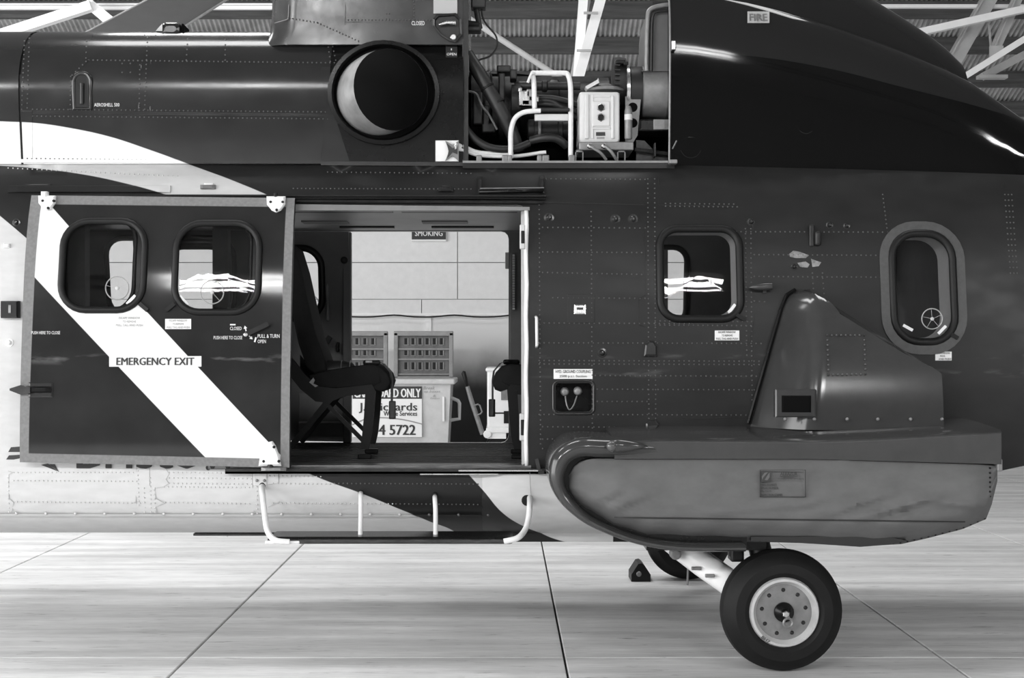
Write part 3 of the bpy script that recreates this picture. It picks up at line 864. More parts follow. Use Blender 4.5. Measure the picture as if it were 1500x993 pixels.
# slots, handrail gaps and stencil plates on the ceiling
for x0, x1 in ((-2.2,-.625),(-.575,.08)):
    mk('ceiling_slot', MB().box((x0,8.06,2.412),(x1,8.16,2.426)), M['rubber'], cl)
for x0, x1 in ((-1.24,-.96),(-.50,-.22)):
    mk('ceiling_placard', MB().box((x0,8.80,2.416),(x1,8.95,2.426)), M['lining'], cl)
for x0, x1 in ((-1.05,-.70),(-.46,-.06)):
    mk('ceiling_grille', MB().box((x0,9.20,2.414),(x1,9.26,2.426)), M['rubber'], cl)
mk('rear_lining', MB().box((2.6,YC-.70,1.02),(2.65,YC+.70,2.42)), M['lining'], heli)
mk('front_lining', MB().box((-3.6,YC-.76,1.0),(-3.55,YC+.76,2.42)), M['lining'], heli)
# header over the doorway and pale door seal on the right jamb
Yh = ys(-.4, 2.4)
a, b_ = on(428,293), on(778,303)
mb = MB()
def strip(mb, pxs, py0, py1, h, yf=ys, n=10, sink=.004):
    # long strip following the skin between two pixel columns
    top = [on(lerp(pxs[0],pxs[1],k/n), lerp(py0[0],py0[1],k/n), yf, h) for k in range(n+1)]
    bot = [on(lerp(pxs[0],pxs[1],k/n), lerp(py1[0],py1[1],k/n), yf, h) for k in range(n+1)]
    rings = [[t, b2, b2+Vector((0,h+sink,0)), t+Vector((0,h+sink,0))] for t, b2 in zip(top, bot)]
    return mb.loft(rings)
mk('door_header', strip(MB(), (424,776), (299,303), (308,308), .012, sink=.06), M['ceil_lin'], heli)
sl = MB(); 
pts = [on(771+.6*math.sin(k*1.1), lerp(306,682,k/24), ys, -.002) for k in range(25)]
sl.tube(pts, .012, 8); mk('door_seal', sl, M['white'], heli, smooth=True)
mk('jamb_strip', MB().loft([[on(763,306,ys,-.07),on(769,306,ys,-.01),on(769,306,ys,-.02),on(763,306,ys,-.08)],[on(764,686,ys,-.07),on(770,686,ys,-.01),on(770,686,ys,-.02),on(764,686,ys,-.08)]]), M['reveal'], heli)
for y0, y1 in ((331,366),(606,646)):
    mk('lock_plate', MB().bbox((on(761,y0).x,ys(.1,1.7)-.005,on(0,y1).z),(on(769,y0).x,ys(.1,1.7)+.03,on(0,y0).z),.006), M['reveal'], heli)
    mk('lock_keeper', MB().bbox((on(763,y0).x,ys(.1,1.7)-.012,on(0,y1-8).z),(on(768,y0).x,ys(.1,1.7)+.02,on(0,y0+9).z),.004), M['rubber'], heli)
# door sill with worn metal strips
mb = MB()
sy = ys(-.5,1.0)
mk('sill_plate', MB().box((-1.6,sy-.004,.985),(on(778,600).x,sy+.13,1.008)), M['sillmetal'], heli)
mk('sill_track', MB().box((-1.5,sy-.045,.965),(on(806,600).x,sy+.01,.977)).box((-1.5,sy-.045,.965),(on(800,600).x,sy-.036,.992)), M['darkmetal'], heli)
mk('sill_edge', MB().box((on(672,600).x,sy-.048,.978),(on(793,600).x,sy-.04,.986)).box((on(616,600).x,sy-.05,.960),(on(730,600).x,sy-.044,.966)), M['steel'], heli)
mk('track_stop', MB().box((on(788,600).x,sy-.06,.965),(on(797,600).x,sy+.0,.985)).bar(on(790,690,ys,.03),on(786,672,ys,.02),.02,.02), M['darkmetal'], heli)
# far door hardware in silhouette
def far_box(name, px0, px1, py0, py1, Y, d, mat_): 
    a, b2 = W(px0,py1,Y), W(px1,py0,Y); return mk(name, MB().bbox((a.x,Y-d,a.z),(b2.x,Y,b2.z),.006), mat_, heli)
far_box('jamb_panel', 747, 790, 345, 640, 9.62, .03, M['lining'])
mb = MB()
for k in range(22):
    q = W(752.5, lerp(374,452,k/21), 9.56); mb.box((q.x-.008,9.55,q.z-.006),(q.x+.008,9.6,q.z+.006))
mk('jamb_studs', mb, M['reveal'], heli, kind='stuff')
far_box('jamb_buffer', 740, 746, 370, 394, 9.7, .05, M['ceil_lin'])

# ---------------------------------------------------------------- sliding doors (near one slid fully back, far one likewise)
def dp(a, c): return pon(a, c, ydoor)
door_out = [dp(29,677), dp(424,685), dp(432,290), dp(46,286)]
holes = [win_loop(92,210,325,453,36,ydoor), win_loop(258,378,328,456,36,ydoor)]
dmats = [M['door'], M['lining'], M['rubber']]
door = sheet(door_out, holes, ydoor, .045, dmats, 'sliding_door', heli, dx=.15)
for i, h in enumerate(holes):
    seal('window_seal', grow(h,.004), ydoor, .019, M['rubber'], door, off=.004)
    pane(h, ydoor, door)
vent_disc(172,422,17,ydoor,door); vent_disc(311,428,17,ydoor,door)
for a, b2, py, ang in ((90,108,439,.85),(183,201,439,-.8),(262,276,440,.85)):
    c = on((a+b2)/2, py, ydoor, .002); mb = MB().box((c.x-.033,c.y-.001,c.z-.008),(c.x+.033,c.y+.001,c.z+.008),rot=(ang,'Y')); mk('pull_tag_sticker', mb, M['label'], door)
for a, c_ in ((207,447),(253,447)):
    q = on(a, c_, ydoor, .01); d = 1 if a < 230 else -1
    mk('pull_tag', MB().bar(q+Vector((-.01*d,0,.01)), q+Vector((.035*d,-.004,-.028)), .022, .014), M['rubber'], door)
# lettering on the door
lb = label_plate(160,295,521.5,537, [('EMERGENCY EXIT',.08,.92)], door, ydoor, off=.002, bold=.035)
skin_text('PUSH HERE TO CLOSE', 46,88, 485,489.5, M['inkwhite'], door, ydoor)
skin_text('PUSH HERE TO CLOSE', 313,355, 492,497, M['inkwhite'], door, ydoor)
skin_text('CLOSED', 337,354, 478.5,483.5, M['inkwhite'], door, ydoor)
skin_text('PULL & TURN', 377.5,409.5, 489.5,495, M['inkwhite'], door, ydoor)
skin_text('OPEN', 377.5,389.5, 497.5,502.5, M['inkwhite'], door, ydoor)
def arrow(a, b2, parent, w=2.6):
    a, b2 = Vector(a), Vector(b2); t = (b2-a).normalized(); n = Vector((-t.y, t.x))
    L2 = [a+n*w*.35, b2-t*w*1.6+n*w*.35, b2-t*w*1.6+n*w, b2, b2-t*w*1.6-n*w, b2-t*w*1.6-n*w*.35, a-n*w*.35]
    q = [on(p.x, p.y, ydoor, .003) for p in L2]; q2 = [p+Vector((0,.002,0)) for p in q]
    return mk('arrow_mark', MB().loft([q, q2]), M['inkwhite'], parent)
arrow((360.5,485),(358.5,477),door); arrow((364,491),(370,497),door)
on_skin_box('stencil_bar', 337,345,474.5,476.5,.001,M['inkwhite'],door,ydoor,r=.0005,sink=.001)
q0, q1 = on(373,501,ydoor,.003), on(375,494,ydoor,.003); mk('stencil_bar', MB().bar(q0,q1,.008,.002), M['inkwhite'], door)
q0, q1 = on(358,491,ydoor,.022), on(393,474,ydoor,.022)
mk('door_handle', MB().bar(q0,q1,.026,.016).lathe(on(359,490,ydoor,.03),(0,1,0),[(.014,0),(.016,.01),(.016,.03)],14), M['dark'], door)
mk('handle_pivot', MB().lathe(on(359.5,490,ydoor,.034),(0,1,0),[(.006,0),(.011,.003),(.011,.02)],12), M['steel'], door)
label_plate(167,212,463,479, ESC, door, ydoor, ink=M['inkgrey'])
label_plate(242,280,467,482, ESC, door, ydoor, ink=M['inkgrey'])
# leading-edge latch on the left side
mb = MB().loft([[on(14,572,ydoor,.03),on(14,569,ydoor,.03),on(14,569,ydoor,.0),on(14,572,ydoor,.0)],
                [on(30,578,ydoor,.03),on(30,564,ydoor,.03),on(30,564,ydoor,.0),on(30,578,ydoor,.0)],
                [on(44,576,ydoor,.03),on(44,567,ydoor,.03),on(44,567,ydoor,.0),on(44,576,ydoor,.0)]])
mk('latch_hook', mb, M['darkmetal'], door)
on_skin_box('latch_plate', 42,78,560,582,.006,M['dark'],door,ydoor)
on_skin_box('latch_arm', 34,76,566,575,.022,M['black'],door,ydoor)
on_skin_box('latch_clasp', 25,40,565,577,.016,M['steel'],door,ydoor)
# roller brackets
def bracket(px, py, sz, name, up=True, bolts=True):
    pl = [(-1.25,-1),(1.25,-1),(1.2,.1),(.6,.9),(0,1.15),(-.55,.9),(-1.2,.1)]
    if not up: pl = [(-1.35,1.1),(1.2,1.1),(1.0,0),(.55,-1.2),(.2,-1.7),(-.25,-1.6),(-.8,-.8),(-1.2,.2)]
    q = [on(px+a*sz, py+b3*sz, ydoor) for a, b3 in pl]
    c = sum(q, Vector())/len(q)
    mb = MB().loft([[p for p in q], [p+Vector((0,-.018,0)) for p in q], [c+(p-c)*.82+Vector((0,-.03,0)) for p in q]])
    o = mk(name, mb, M['white'], door)
    if bolts:
        b4 = MB()
        for a, b3 in ((-.8,-.3),(.8,-.3),(0,.75)) if up else ((-.85,.6),(.85,.6),(.3,-1.0)):
            b4.lathe(on(px+a*sz, py+b3*sz, ydoor, .034), (0,1,0), [(.006,0),(.008,.004),(.008,.02)], 8)
        mk('bracket_bolts', b4, M['rubber'], door)
    return o
bracket(405,299,11,'roller_bracket'); bracket(70,297,10,'roller_bracket'); bracket(397,668,13,'roller_bracket',False)
mk('roller_pin', MB().tube([on(404,290,ydoor,.01),on(404,284,ydoor,.01)],.012,10).tube([on(396,680,ydoor,.01),on(396,690,ydoor,.01)],.02,10), M['darkmetal'], door)
on_skin_box('roller_carriage', 384,420,684,689,.05,M['greymetal'],door,ydoor)
on_skin_box('door_catch', 62,71,281,290,.04,M['white'],door,ydoor)

# far sliding door, same build mirrored
def ydf(x, z): return 2*YC-ydoor(x, z)
dxs = .105
fd_out = [(p[0]+dxs, p[1]) for p in door_out]
fholes = [[(p[0]+dxs, p[1]) for p in h] for h in holes]
fdoor = sheet(fd_out, fholes, ydf, .06, [M['dark'], M['lining'], M['rubber']], 'sliding_door', heli, dx=.15, flip=True)
for h in fholes:
    seal('window_seal', grow(h,-.004), lambda x, z: ydf(x, z)-.062, .024, M['rubber'], fdoor)
    pane(h, ydf, fdoor, off=.02)
def yfi(x, z): return ydf(x, z)-.062
def fbox(name, px0, px1, py0, py1, d, mat_, Y=9.72):
    a, b2 = W(px0,py1,Y), W(px1,py0,Y); return mk(name, MB().bbox((a.x,Y-d,a.z),(b2.x,Y+.03,b2.z),.008), mat_, fdoor)
fbox('door_edge_channel', 503,515,340,648,.035,M['lining']); fbox('door_stiffener', 436,508,345,364,.03,M['lining'])
fbox('door_stiffener', 478,482,368,470,.012,M['ceil_lin'])
mb = MB()
for a, c in ((486,349),(502,349),(490,357),(499,357)): mb.lathe(W(a,c,9.68),(0,1,0),[(.008,0),(.009,.004),(.009,.03)],10)
mk('stiffener_bolts', mb, M['rubber'], fdoor)
fbox('inner_bracket', 482,492,367,371,.03,M['rubber']); fbox('inner_bracket', 490,493,370,378,.03,M['rubber'])
mk('inner_knob', MB().lathe(W(504,381,9.66),(0,1,0),[(.012,0),(.024,.006),(.024,.05)],14), M['rubber'], fdoor)
q0, q1 = W(471,510,9.68), W(484,493,9.68); mk('inner_handle', MB().bar(q0,q1,.035,.04), M['rubber'], fdoor)
fbox('inner_latch', 493,497,501,516,.04,M['rubber']); fbox('inner_latch', 463,470,482,490,.05,M['rubber'])
fbox('door_pocket', 438,505,575,640,.02,M['lining']); fbox('pocket_trim', 438,505,617,620,.025,M['ceil_lin'])
def yfw(x, z): return yfi(x, z)+.05
vent_disc(450,448,18,yfw,fdoor); vent_disc(341,428,14,yfw,fdoor)
c = W(459,465,9.7); mk('pull_tag_sticker', MB().box((c.x-.035,9.70,c.z-.008),(c.x+.035,9.705,c.z+.008),rot=(-.7,'Y')), M['greymetal'], fdoor)

# ---------------------------------------------------------------- skin windows
def cabin_window(loop, rr, disc=None, stickers=(), tab=None, name='cabin_window', tape=None):
    o = seal(name, grow(loop,.004), ys, rr, M['rubber'], heli, off=.003)
    pane(loop, ys, o)
    if disc: vent_disc(disc[0], disc[1], disc[2], ys, o)
    for px, py, ang in stickers:
        c = on(px, py, ys, .002); mk('pull_tag_sticker', MB().box((c.x-.03,c.y-.001,c.z-.008),(c.x+.03,c.y+.001,c.z+.008),rot=(ang,'Y')), M['label'], o)
    if tab:
        q = on(tab[0], tab[1], ys, .01); mk('pull_tag', MB().bar(q+Vector((-.015,0,.008)), q+Vector((.03,-.004,-.02)), .02, .014), M['rubber'], o)
    return o
cabin_window(w_near[2], .022, stickers=((1072,452,-.9),), tab=(1083,463))
cabin_window(w_near[3], .022, disc=(1365,467,15), stickers=((1330,480,.5),(1380,483,-.8)), tab=(1395,490))
for h in w_near[:2]: pane(h, ys, seal('cabin_window', grow(h,.004), ys, .012, M['rubber'], heli))
tb = grow(w_near[3], .072); ti = grow(w_near[3], .016)
n = len(tb)
mb = MB(); mb.add([(p[0], ys(p[0],p[1])-.007, p[1]) for p in ti]+[(p[0], ys(p[0],p[1])-.007, p[1]) for p in tb]+[(p[0], ys(p[0],p[1])+.002, p[1]) for p in tb],
    [(i,(i+1)%n,n+(i+1)%n,n+i) for i in range(n)]+[(n+i,n+(i+1)%n,2*n+(i+1)%n,2*n+i) for i in range(n)])
mk('window_surround', mb, M['tape'], heli)
for h in w_far: seal('cabin_window', grow(h,-.004), lambda x, z: yfar(x, z)-.055, .02, M['rubber'], heli)
# pale window trims inside the skin, seen at their right-hand reveals
for h, d in ((w_near[2], .12), (w_near[3], .14)):
    lp = grow(h, .004); n = len(lp)
    mb = MB(); mb.add([(p[0], ys(p[0],p[1])+.05, p[1]) for p in lp]+[(p[0], ys(p[0],p[1])+.05+d, p[1]) for p in grow(h,-.020)], [(i,(i+1)%n,n+(i+1)%n,n+i) for i in range(n)])
    mk('window_trim', mb, M['reveal'], heli, smooth=True)
mk('cabin_post', MB().box((1.02,YC+.80,1.0),(1.10,YC+.86,2.42)).box((-2.6,YC-.2,1.0),(-2.5,YC-.1,2.42)).box((-1.9,YC+.6,1.0),(-1.8,YC+.7,2.42)), M['lining'], heli)
# ---------------------------------------------------------------- skin details
on_skin_box('door_rail', 50,800,287,292.5,.035,M['dark'],heli,r=.004)
for a, b2 in ((-150,60),(60,250)):
    pass
mk('rail_lip', strip(MB(), (45,800), (284.5,285.5), (287,288), .05), M['dark'], heli)
mk('rail_lip', strip(MB(), (430,795), (292.5,294), (296,298), .02), M['darkmetal'], heli)
on_skin_box('drip_strip', 12,250,272,282,.014,M['fus'],heli,r=.003)
on_skin_box('handhold_frame', 700,706,259,283,.03,M['dark'],heli); on_skin_box('handhold_frame', 790,797,258,283,.03,M['dark'],heli)
mk('handhold_bar', MB().tube([on(702,281,ys,.035),on(796,279,ys,.035)],.012,10), M['black'], heli, smooth=True)
mk('handhold_edge', MB().tube([on(703,276,ys,.03),on(797,275,ys,.03)],.004,6), M['greymetal'], heli)
for px, py in ((305,274),(653,278)):
    b_ = on_skin_box('tie_down_loop', px-11,px+11,py-3,py+3,.02,M['dark'] if px > 400 else M['greymetal'],heli)
    on_skin_box('loop_pad', px-6,px+7,py-6,py-3,.006,M['dark'] if px > 400 else M['label'],heli)
on_skin_box('skin_doubler', 36,75,270,275,.01,M['dark'],heli)
def stud(px, py, rpx, name='skin_stud', m='dark'):
    c = on(px, py, ys); r = rpx*c.y/F
    return mk(name, MB().lathe(c, (0,-1,.1), [(r,-.004),(r,.003),(r*.62,.004),(r*.60,.012),(r*.35,.02),(.001,.021)], 16), M[m], heli, smooth=True, angle=35)
for px, py, r in ((804,319,7.5),(901,321,7.5),(927,321,7.5),(882,517,7),(1215,330,5.5),(1240,331,5),(1100,325,6),(1163,391,5)): stud(px, py, r)
stud(24,326,6); stud(14,502,6,m='white')
# probe with pointed nose
c0, c1 = on(1097,421,ys,.035), on(1130,419,ys,.035)
mk('static_probe', MB().lathe(c0, (1,0,.05), [(.001,0),(.010,.02),(.018,.05),(.021,.09),(.019,.125),(.002,.13)], 14).bar(c0+Vector((.09,.02,-.005)), c0+Vector((.09,.05,-.005)),.02,.05), M['cowlgrey'], heli, smooth=True, angle=40)
# latch and small access doors
on_skin_box('access_panel', 831,871,431,473,.0025,M['fus'],heli,r=.001)
on_skin_box('flush_latch', 841,858,446,460,.006,M['steel'],heli); on_skin_box('latch_key', 844,855,450,454,.008,M['ink'],heli)
mk('grab_handle', MB().tube([on(785,464,ys,0),on(786,466,ys,.035),on(786.5,505,ys,.035),on(786,508,ys,0)],.0085,8), M['white_tube'], heli, smooth=True)
for pl in (((945,505),(951,499),(957,500),(962,507),(962,522),(943,522)), ((946,620),(951,615),(960,615),(965,622),(964,632),(945,632))):
    q = [on(a, c, ys) for a, c in pl]; ctr = sum(q, Vector())/len(q)
    mk('jacking_fitting', MB().loft([q,[p+Vector((0,-.012,0)) for p in q],[ctr+(p-ctr)*.75+Vector((0,-.018,0)) for p in q]]), M['dark'], heli)
c = on(1192,347,ys)
mk('aerial_mount', MB().bbox((c.x-.028,c.y-.02,c.z-.055),(c.x+.0,c.y+.03,c.z+.065),.006).bbox((c.x+.0,c.y-.035,c.z-.05),(c.x+.035,c.y+.02,c.z+.03),.012), M['darkmetal'], heli)
for pl in (((1156,372),(1162,367),(1172,369),(1185,374),(1180,378),(1166,378),(1157,376)), ((1168,385),(1180,383),(1186,387),(1183,392),(1172,391)), ((1188,379),(1196,382),(1203,384),(1199,390),(1190,391))):
    q = [on(a, c, ys) for a, c in pl]
    mk('reflection_patch', MB().loft([[p+Vector((0,.003,0)) for p in q],[p+Vector((0,-.002,0)) for p in q]]), M['reflection_tone'], heli)  # pale patches painting a wavy reflection onto the skin
# hydraulic coupling recess
hp = win_loop(814,867,561,603,5)
yh = ys(.42,1.4)
mb = MB(); n = len(hp)
mb.add([(p[0], ys(p[0],p[1])+.001, p[1]) for p in hp]+[(p[0], ys(p[0],p[1])+.10, p[1]) for p in hp], [(i,(i+1)%n,n+(i+1)%n,n+i) for i in range(n)]+[tuple(n+i for i in range(n))])
rec = mk('coupling_recess', mb, M['black'], heli)
seal('recess_rim', grow(hp,.012), ys, .008, M['dark'], rec)
for px, py in ((827,573),(846,572)):
    q = on(px, py, ys, -.06)
    cc = mk('hydraulic_coupling', MB().lathe(q, (0,-1,-.1), [(.016,-.04),(.016,0),(.023,.004),(.023,.03),(.017,.04),(.012,.042)], 14), M['greymetal'], heli, smooth=True, angle=40)
pts = spline([on(828,580,ys,-.03),on(830,592,ys,-.02),on(834,600,ys,-.02),on(840,594,ys,-.02),on(845,580,ys,-.03)],6)
mk('coupling_chain', MB().tube(pts,.004,6), M['greymetal'], heli)
label_plate(811,868,540.5,555, [('HYD. GROUND COUPLING',.05,.95),('2500 p.s.i. Suction',.15,.85)], heli)
label_plate(1047,1083,484,498.5, ESC, heli)
label_plate(1370,1394,515,528, [('WINDOW',.25,.9),('MOVE',.3,.6),('AND PUSH',.2,.95)], heli)
# edge latch at the far left
on_skin_box('nose_latch', 4,30,441,466,.05,M['rubber'],heli); on_skin_box('nose_latch_face', 16,22,444,462,.055,M['greymetal'],heli)
on_skin_box('nose_hinge', 6,15,357,363,.02,M['white'],heli)
# company name whose feet show below the open door, and striped emblem
nm = skin_text('Bristow', 113,350,637,686.5, M['ink'], heli, bold=.02, off=.004, name='name_lettering')
for pl in (((12,662),(16,655),(30,654),(30,662)), ((9,673),(13,667),(30,666),(30,671),(20,673)), ((60,681),(70,679),(84,690)), ((72,680),(80,680),(86,691))):
    q = [on(a, c, ys, .003) for a, c in pl]; mk('emblem_stripe', MB().loft([q,[p+Vector((0,.003,0)) for p in q]]), M['ink'], heli)
mk('drain_hole', MB().lathe(on(305,685,ys,.002),(0,1,0),[(.014,0),(.014,.004)],14).lathe(on(334,688,ys,.002),(0,1,0),[(.006,0),(.006,.004)],10), M['ink'], heli)

# ---- rivets, joined per colour
riv_d, riv_w = [], []
def rl(a, b2, sp=8.0, yf=ys, dst=None):
    L2 = math.hypot(b2[0]-a[0], b2[1]-a[1]); n = max(1, int(L2/sp))
    for k in range(n+1):
        (riv_d if dst is None else dst).append((lerp(a[0],b2[0],k/n), lerp(a[1],b2[1],k/n), yf))
for y0, y1, xa, xb in ((333,334,795,945),(369,370,795,940),(399,402,795,940),(436,437,810,945),(473,474,790,1010),(502,503,790,1115),(528,529,790,1112),(533,534,790,1112),
                       (550,551,872,1108),(570,571,875,1105),(588,588,875,948),(607,608,790,1100),(625,626,795,945),(643,643,795,868),(657,657,795,820)):
    rl((xa,y0),(xb,y1),7.2)
for xx, ya, yb in ((949,262,690),(959,262,690),(866,310,648),(790,300,650),(1092,335,520),(1100,335,600),(1190,400,430),(1205,400,430)):
    rl((xx,ya),(xx+2,yb),7.0)
for y0, xa, xb in ((298,975,1075),(302,975,1080),(339,1000,1300),(373,1105,1290),(405,1105,1290),(441,1105,1120),(470,960,1095),(476,960,1100)):
    rl((xa,y0),(xb,y0+1),7.0)
rl((1293,285),(1300,340),6); rl((1300,355),(1304,480),6); rl((1306,355),(1310,480),6)
for k in range(3): rl((1472+k*5,285),(1480+k*5,400),8)
rl((430,276),(690,277),6); rl((12,246),(260,258),7,dst=riv_w); rl((480,252),(690,254),7); rl((800,262),(945,263),7)
# lower hull
for y0, y1, xa, xb, d in ((692,692,20,195,riv_w),(704,705,20,200,riv_w),(735,737,25,205,riv_w),(692,693,248,368,riv_w),(700,701,248,368,riv_w),(708,709,248,368,riv_w),(713,714,240,365,riv_w),
                          (736,738,242,365,riv_w),(697,698,395,470,riv_w),(708,709,400,490,riv_w),(737,738,400,575,riv_w),(708,709,490,700,None),(738,739,580,700,None)):
    rl((xa,y0),(xb,y1),6.2,dst=d)
for xx, ya, yb in ((202,690,740),(211,715,750),(220,700,750),(226,718,750),(376,700,752),(383,690,752),(12,700,750)):
    rl((xx,ya),(xx+1,yb),6,dst=riv_w)
# cowling
for a, b2 in (((48,160),(490,164)),((48,170),(480,174)),((40,232),(260,235)),((130,88),(490,92)),((36,60),(32,160)),((43,56),(40,158)),((205,95),(204,158)),((216,55),(212,160)),((127,60),(126,85)),((126,90),(106,110)),((104,112),(103,160)),((132,112),(132,160)),((480,62),(484,90)),((275,57),(273,88)),((330,58),(330,88)),((486,62),(492,88))):
    rl(a, b2, 6.5, yf=yc)
for xx, yy in ((179,93),(191,93),(179,106),(191,106)): riv_d.append((xx,yy,yc))
rl((330,237),(630,240),7,yf=yc)
def build_rivets(lst, name, m):
    mb = MB()
    for px, py, yf in lst:
        c = on(px, py, yf); mb.dome(c, (0,-1,.12), .0048, .0026, 6)
    return mk(name, mb, M[m], heli, smooth=True, kind='stuff')
build_rivets(riv_d, 'rivet_heads', 'rivet'); build_rivets(riv_w, 'rivet_heads', 'rivet_w')
# ---- lapped seams and doublers
def seam(pts, w=.004, h=.0016, yf=ys, m='fus', name='skin_seam'):
    q = [on(a, c, yf, h*.4) for a, c in pts]
    mb = MB()
    for p, r in zip(q, q[1:]):
        if (r-p).length > .002: mb.bar(p, r, w, h*2)
    return mk(name, mb, M[m], heli)
for pts in (((945,262),(946,330),(943,340),(945,372),(944,400),(946,432),(936,437),(936,476),(944,478)), ((832,431),(832,473)), ((870,431),(870,473)),
            ((1103,330),(1104,470),(1098,500)), ((1290,258),(1296,300),(1300,345)), ((1470,268),(1480,340)), ((795,296),(945,300)), ((965,262),(965,300),(1075,302)), ((1098,610),(1000,615))):
    seam(pts)
for pts in (((200,682),(199,735),(195,737)), ((219,682),(219,711)), ((227,714),(228,730),(241,737),(229,742),(229,752)), ((241,684),(248,694),(243,702),(247,708),(240,713),(229,715)), ((12,690),(19,692),(13,695),(13,730),(20,736),(17,750)),
            ((210,752),(212,755)), ((331,753),(333,786)), ((370,690),(370,712),(372,753)), ((390,690),(391,755)), ((408,690),(408,708),(392,710)), ((409,735),(392,743))):
    seam(pts, w=.0028, m='seamgrey')
on_skin_box('frame_doubler', 371,391,688,711,.006,M['fus'],heli)
mb = MB()
for a, c in ((376,692),(387,692),(376,704),(387,704)): mb.lathe(on(a,c,ys,.016),(0,1,0),[(.004,0),(.008,.003),(.008,.02)],8)
mk('doubler_bolts', mb, M['greymetal'], heli)
# lower fairing lip with screws
mk('belly_fairing_lip', strip(MB(), (-100,705), (752.5,754), (755.5,757), .008, n=20), M['fus'], heli)
for k in range(17): mk('fairing_screw', MB().dome(on(24+43.2*k, 752+.12*k, ys, .008), (0,-1,.2), .009, .006, 8), M['rivet_w'] if k < 14 else M['rivet'], heli, smooth=True)
# bulged tank fairing ahead of the sponson
rings = []
for k in range(9):
    t = k/8; xx = lerp(on(706,720).x, .9, t); bul = .055*min(1, (t/.18)) if t < .18 else .055
    bul = .055*math.sqrt(max(0, 1-(1-min(1,t/.16))**2))+.001
    ring = []
    for j in range(11):
        z = lerp(.962, .56, j/10); ring.append((xx, YC-wskin(xx, max(z,.60))-bul*math.sin(PI*(.08+.84*j/10))**.6+.003, z-(.01 if j == 10 else 0)))
    ring += [(xx, 8.4, .56), (xx, 8.4, .962)]
    rings.append(ring)
mk('tank_fairing', MB().loft(rings), M['fus'], heli, smooth=True, angle=50)
for pts in (((776,692),(778,728)),): seam(pts, w=.003, m='greymetal', yf=lambda x, z: ys(x,z)-.06)

# ---------------------------------------------------------------- boarding step
YS = 7.50
st = MB()
a, b2 = W(402,790,YS), W(770,790,YS)
bd = MB()
x0, x1, zt_, zb_ = W(392,0,YS).x, W(752,0,YS).x, W(0,786,YS).z, W(0,796.5,YS).z
bd.bbox((x0,YS-.02,zb_),(x1,YS+.24,zt_),.02)
step = mk('boarding_step', bd, M['black'], heli)
mk('tread_edge', MB().bbox((x0+.12,YS-.026,zb_+.004),(x1-.01,YS-.01,zt_-.012),.008), mat('worn_black_edge', .03, .5, var=.9, scale=25, stretch=(.4,1,3)), step)
mk('step_end', MB().bbox((x0-.01,YS-.03,zb_+.002),(W(440,0,YS).x,YS-.004,W(0,791,YS).z),.006), M['white_tube'], step)
def stp(name, pts, r=.0155): return mk(name, MB().tube(spline(pts,5), r, 12), M['white_tube'], step, smooth=True, angle=50)
stp('step_tube', [on(384,712,ys,.0),W(384.5,722,7.66),W(388,755,7.58),W(392,778,7.52),W(403,791,YS-.035),W(424,794,YS-.035)])
stp('step_tube', [on(776,729,lambda x,z: ys(x,z)-.05,.0),W(776,740,7.62),W(774,760,7.58),W(769,776,7.53),W(758,788,YS-.03),W(738,793,YS-.035)])
stp('step_tube', [on(528.5,722,ys,0),W(528.5,727,7.70),W(528.5,750,7.66),W(527.8,787,7.58)], .0125)
stp('step_tube', [on(637,727,ys,0),W(637,731,7.70),W(638,750,7.66),W(638,789,7.58)], .0125)
mb = MB()
for px, py in ((384,711),(528.5,722),(637,725)): mb.lathe(on(px,py,ys,.01),(0,1,0),[(.012,0),(.016,.004),(.016,.02)],10)
mk('step_socket', mb, M['rubber'], step)
mk('step_socket', MB().lathe(on(772,733,lambda x,z: ys(x,z)-.052,.004),(0,1,0),[(.026,0),(.03,.004),(.03,.02)],14), M['rubber'], step)
mk('belly_keel', MB().box((W(282,0,8.1).x,8.12,.580),(W(405,0,8.1).x,8.3,.592)), M['darkmetal'], heli)
# ---------------------------------------------------------------- upper cowling
XE = W(678,150,8.12).x                      # edge of the open engine bay
XSEAM = W(30,150,8.12).x
zs = [2.69,2.8,2.95,3.1,3.2,3.28,3.36,3.42,3.47,3.50,3.525,3.54]
def cowl_ring(x, k=1.0, dz=0.0):
    r = [(x, YC-_c(z)*k, 2.69+(z-2.69)*k+dz) for z in zs]
    return r+[(x, 2*YC-p[1], p[2]) for p in reversed(r[:-1])]
def cowl(x0, x1, n, name, cut=None):
    # hollow shell with an optional round cut-out is approximated by open rows of quads
    rings = [cowl_ring(lerp(x0,x1,k/n)) for k in range(n+1)]
    return mk(name, MB().loft(rings, True), M['cowl'], heli, smooth=True, angle=40)
cowl(XL, XSEAM-.008, 8, 'nose_cowl')
cowl(XSEAM+.006, W(484,150,8.12).x, 10, 'gearbox_cowl')
mk('cowl_seam', MB().loft([cowl_ring(XSEAM-.02,.985), cowl_ring(XSEAM+.02,.985)]), M['rubber'], heli)
# exhaust bay: shell whose near side has a round hole
exc = pon(562,136,yc); exr = 78*8.12/F
x0, x1 = W(484,150,8.12).x, XE
outl = [(x0,2.69),(x1,2.69),(x1,3.30),(x0,3.30)]
hole = [(exc[0]+exr*math.cos(2*PI*k/40), exc[1]+exr*.93*math.sin(2*PI*k/40)) for k in range(40)]
sheet(outl, [hole], yc, .02, [M['black'], M['soot'], M['black']], 'exhaust_panel', heli, dx=.1, dz=.06)
rr = [[p for p in cowl_ring(x) if p[2] >= 3.27 or p[1] > YC] for x in (x0, x1)]
rr = [r+[(r[0][0], YC+.1, 2.70)] for r in rr]
mk('exhaust_cowl_top', MB().loft(rr, True), M['black'], heli, smooth=True, angle=40)
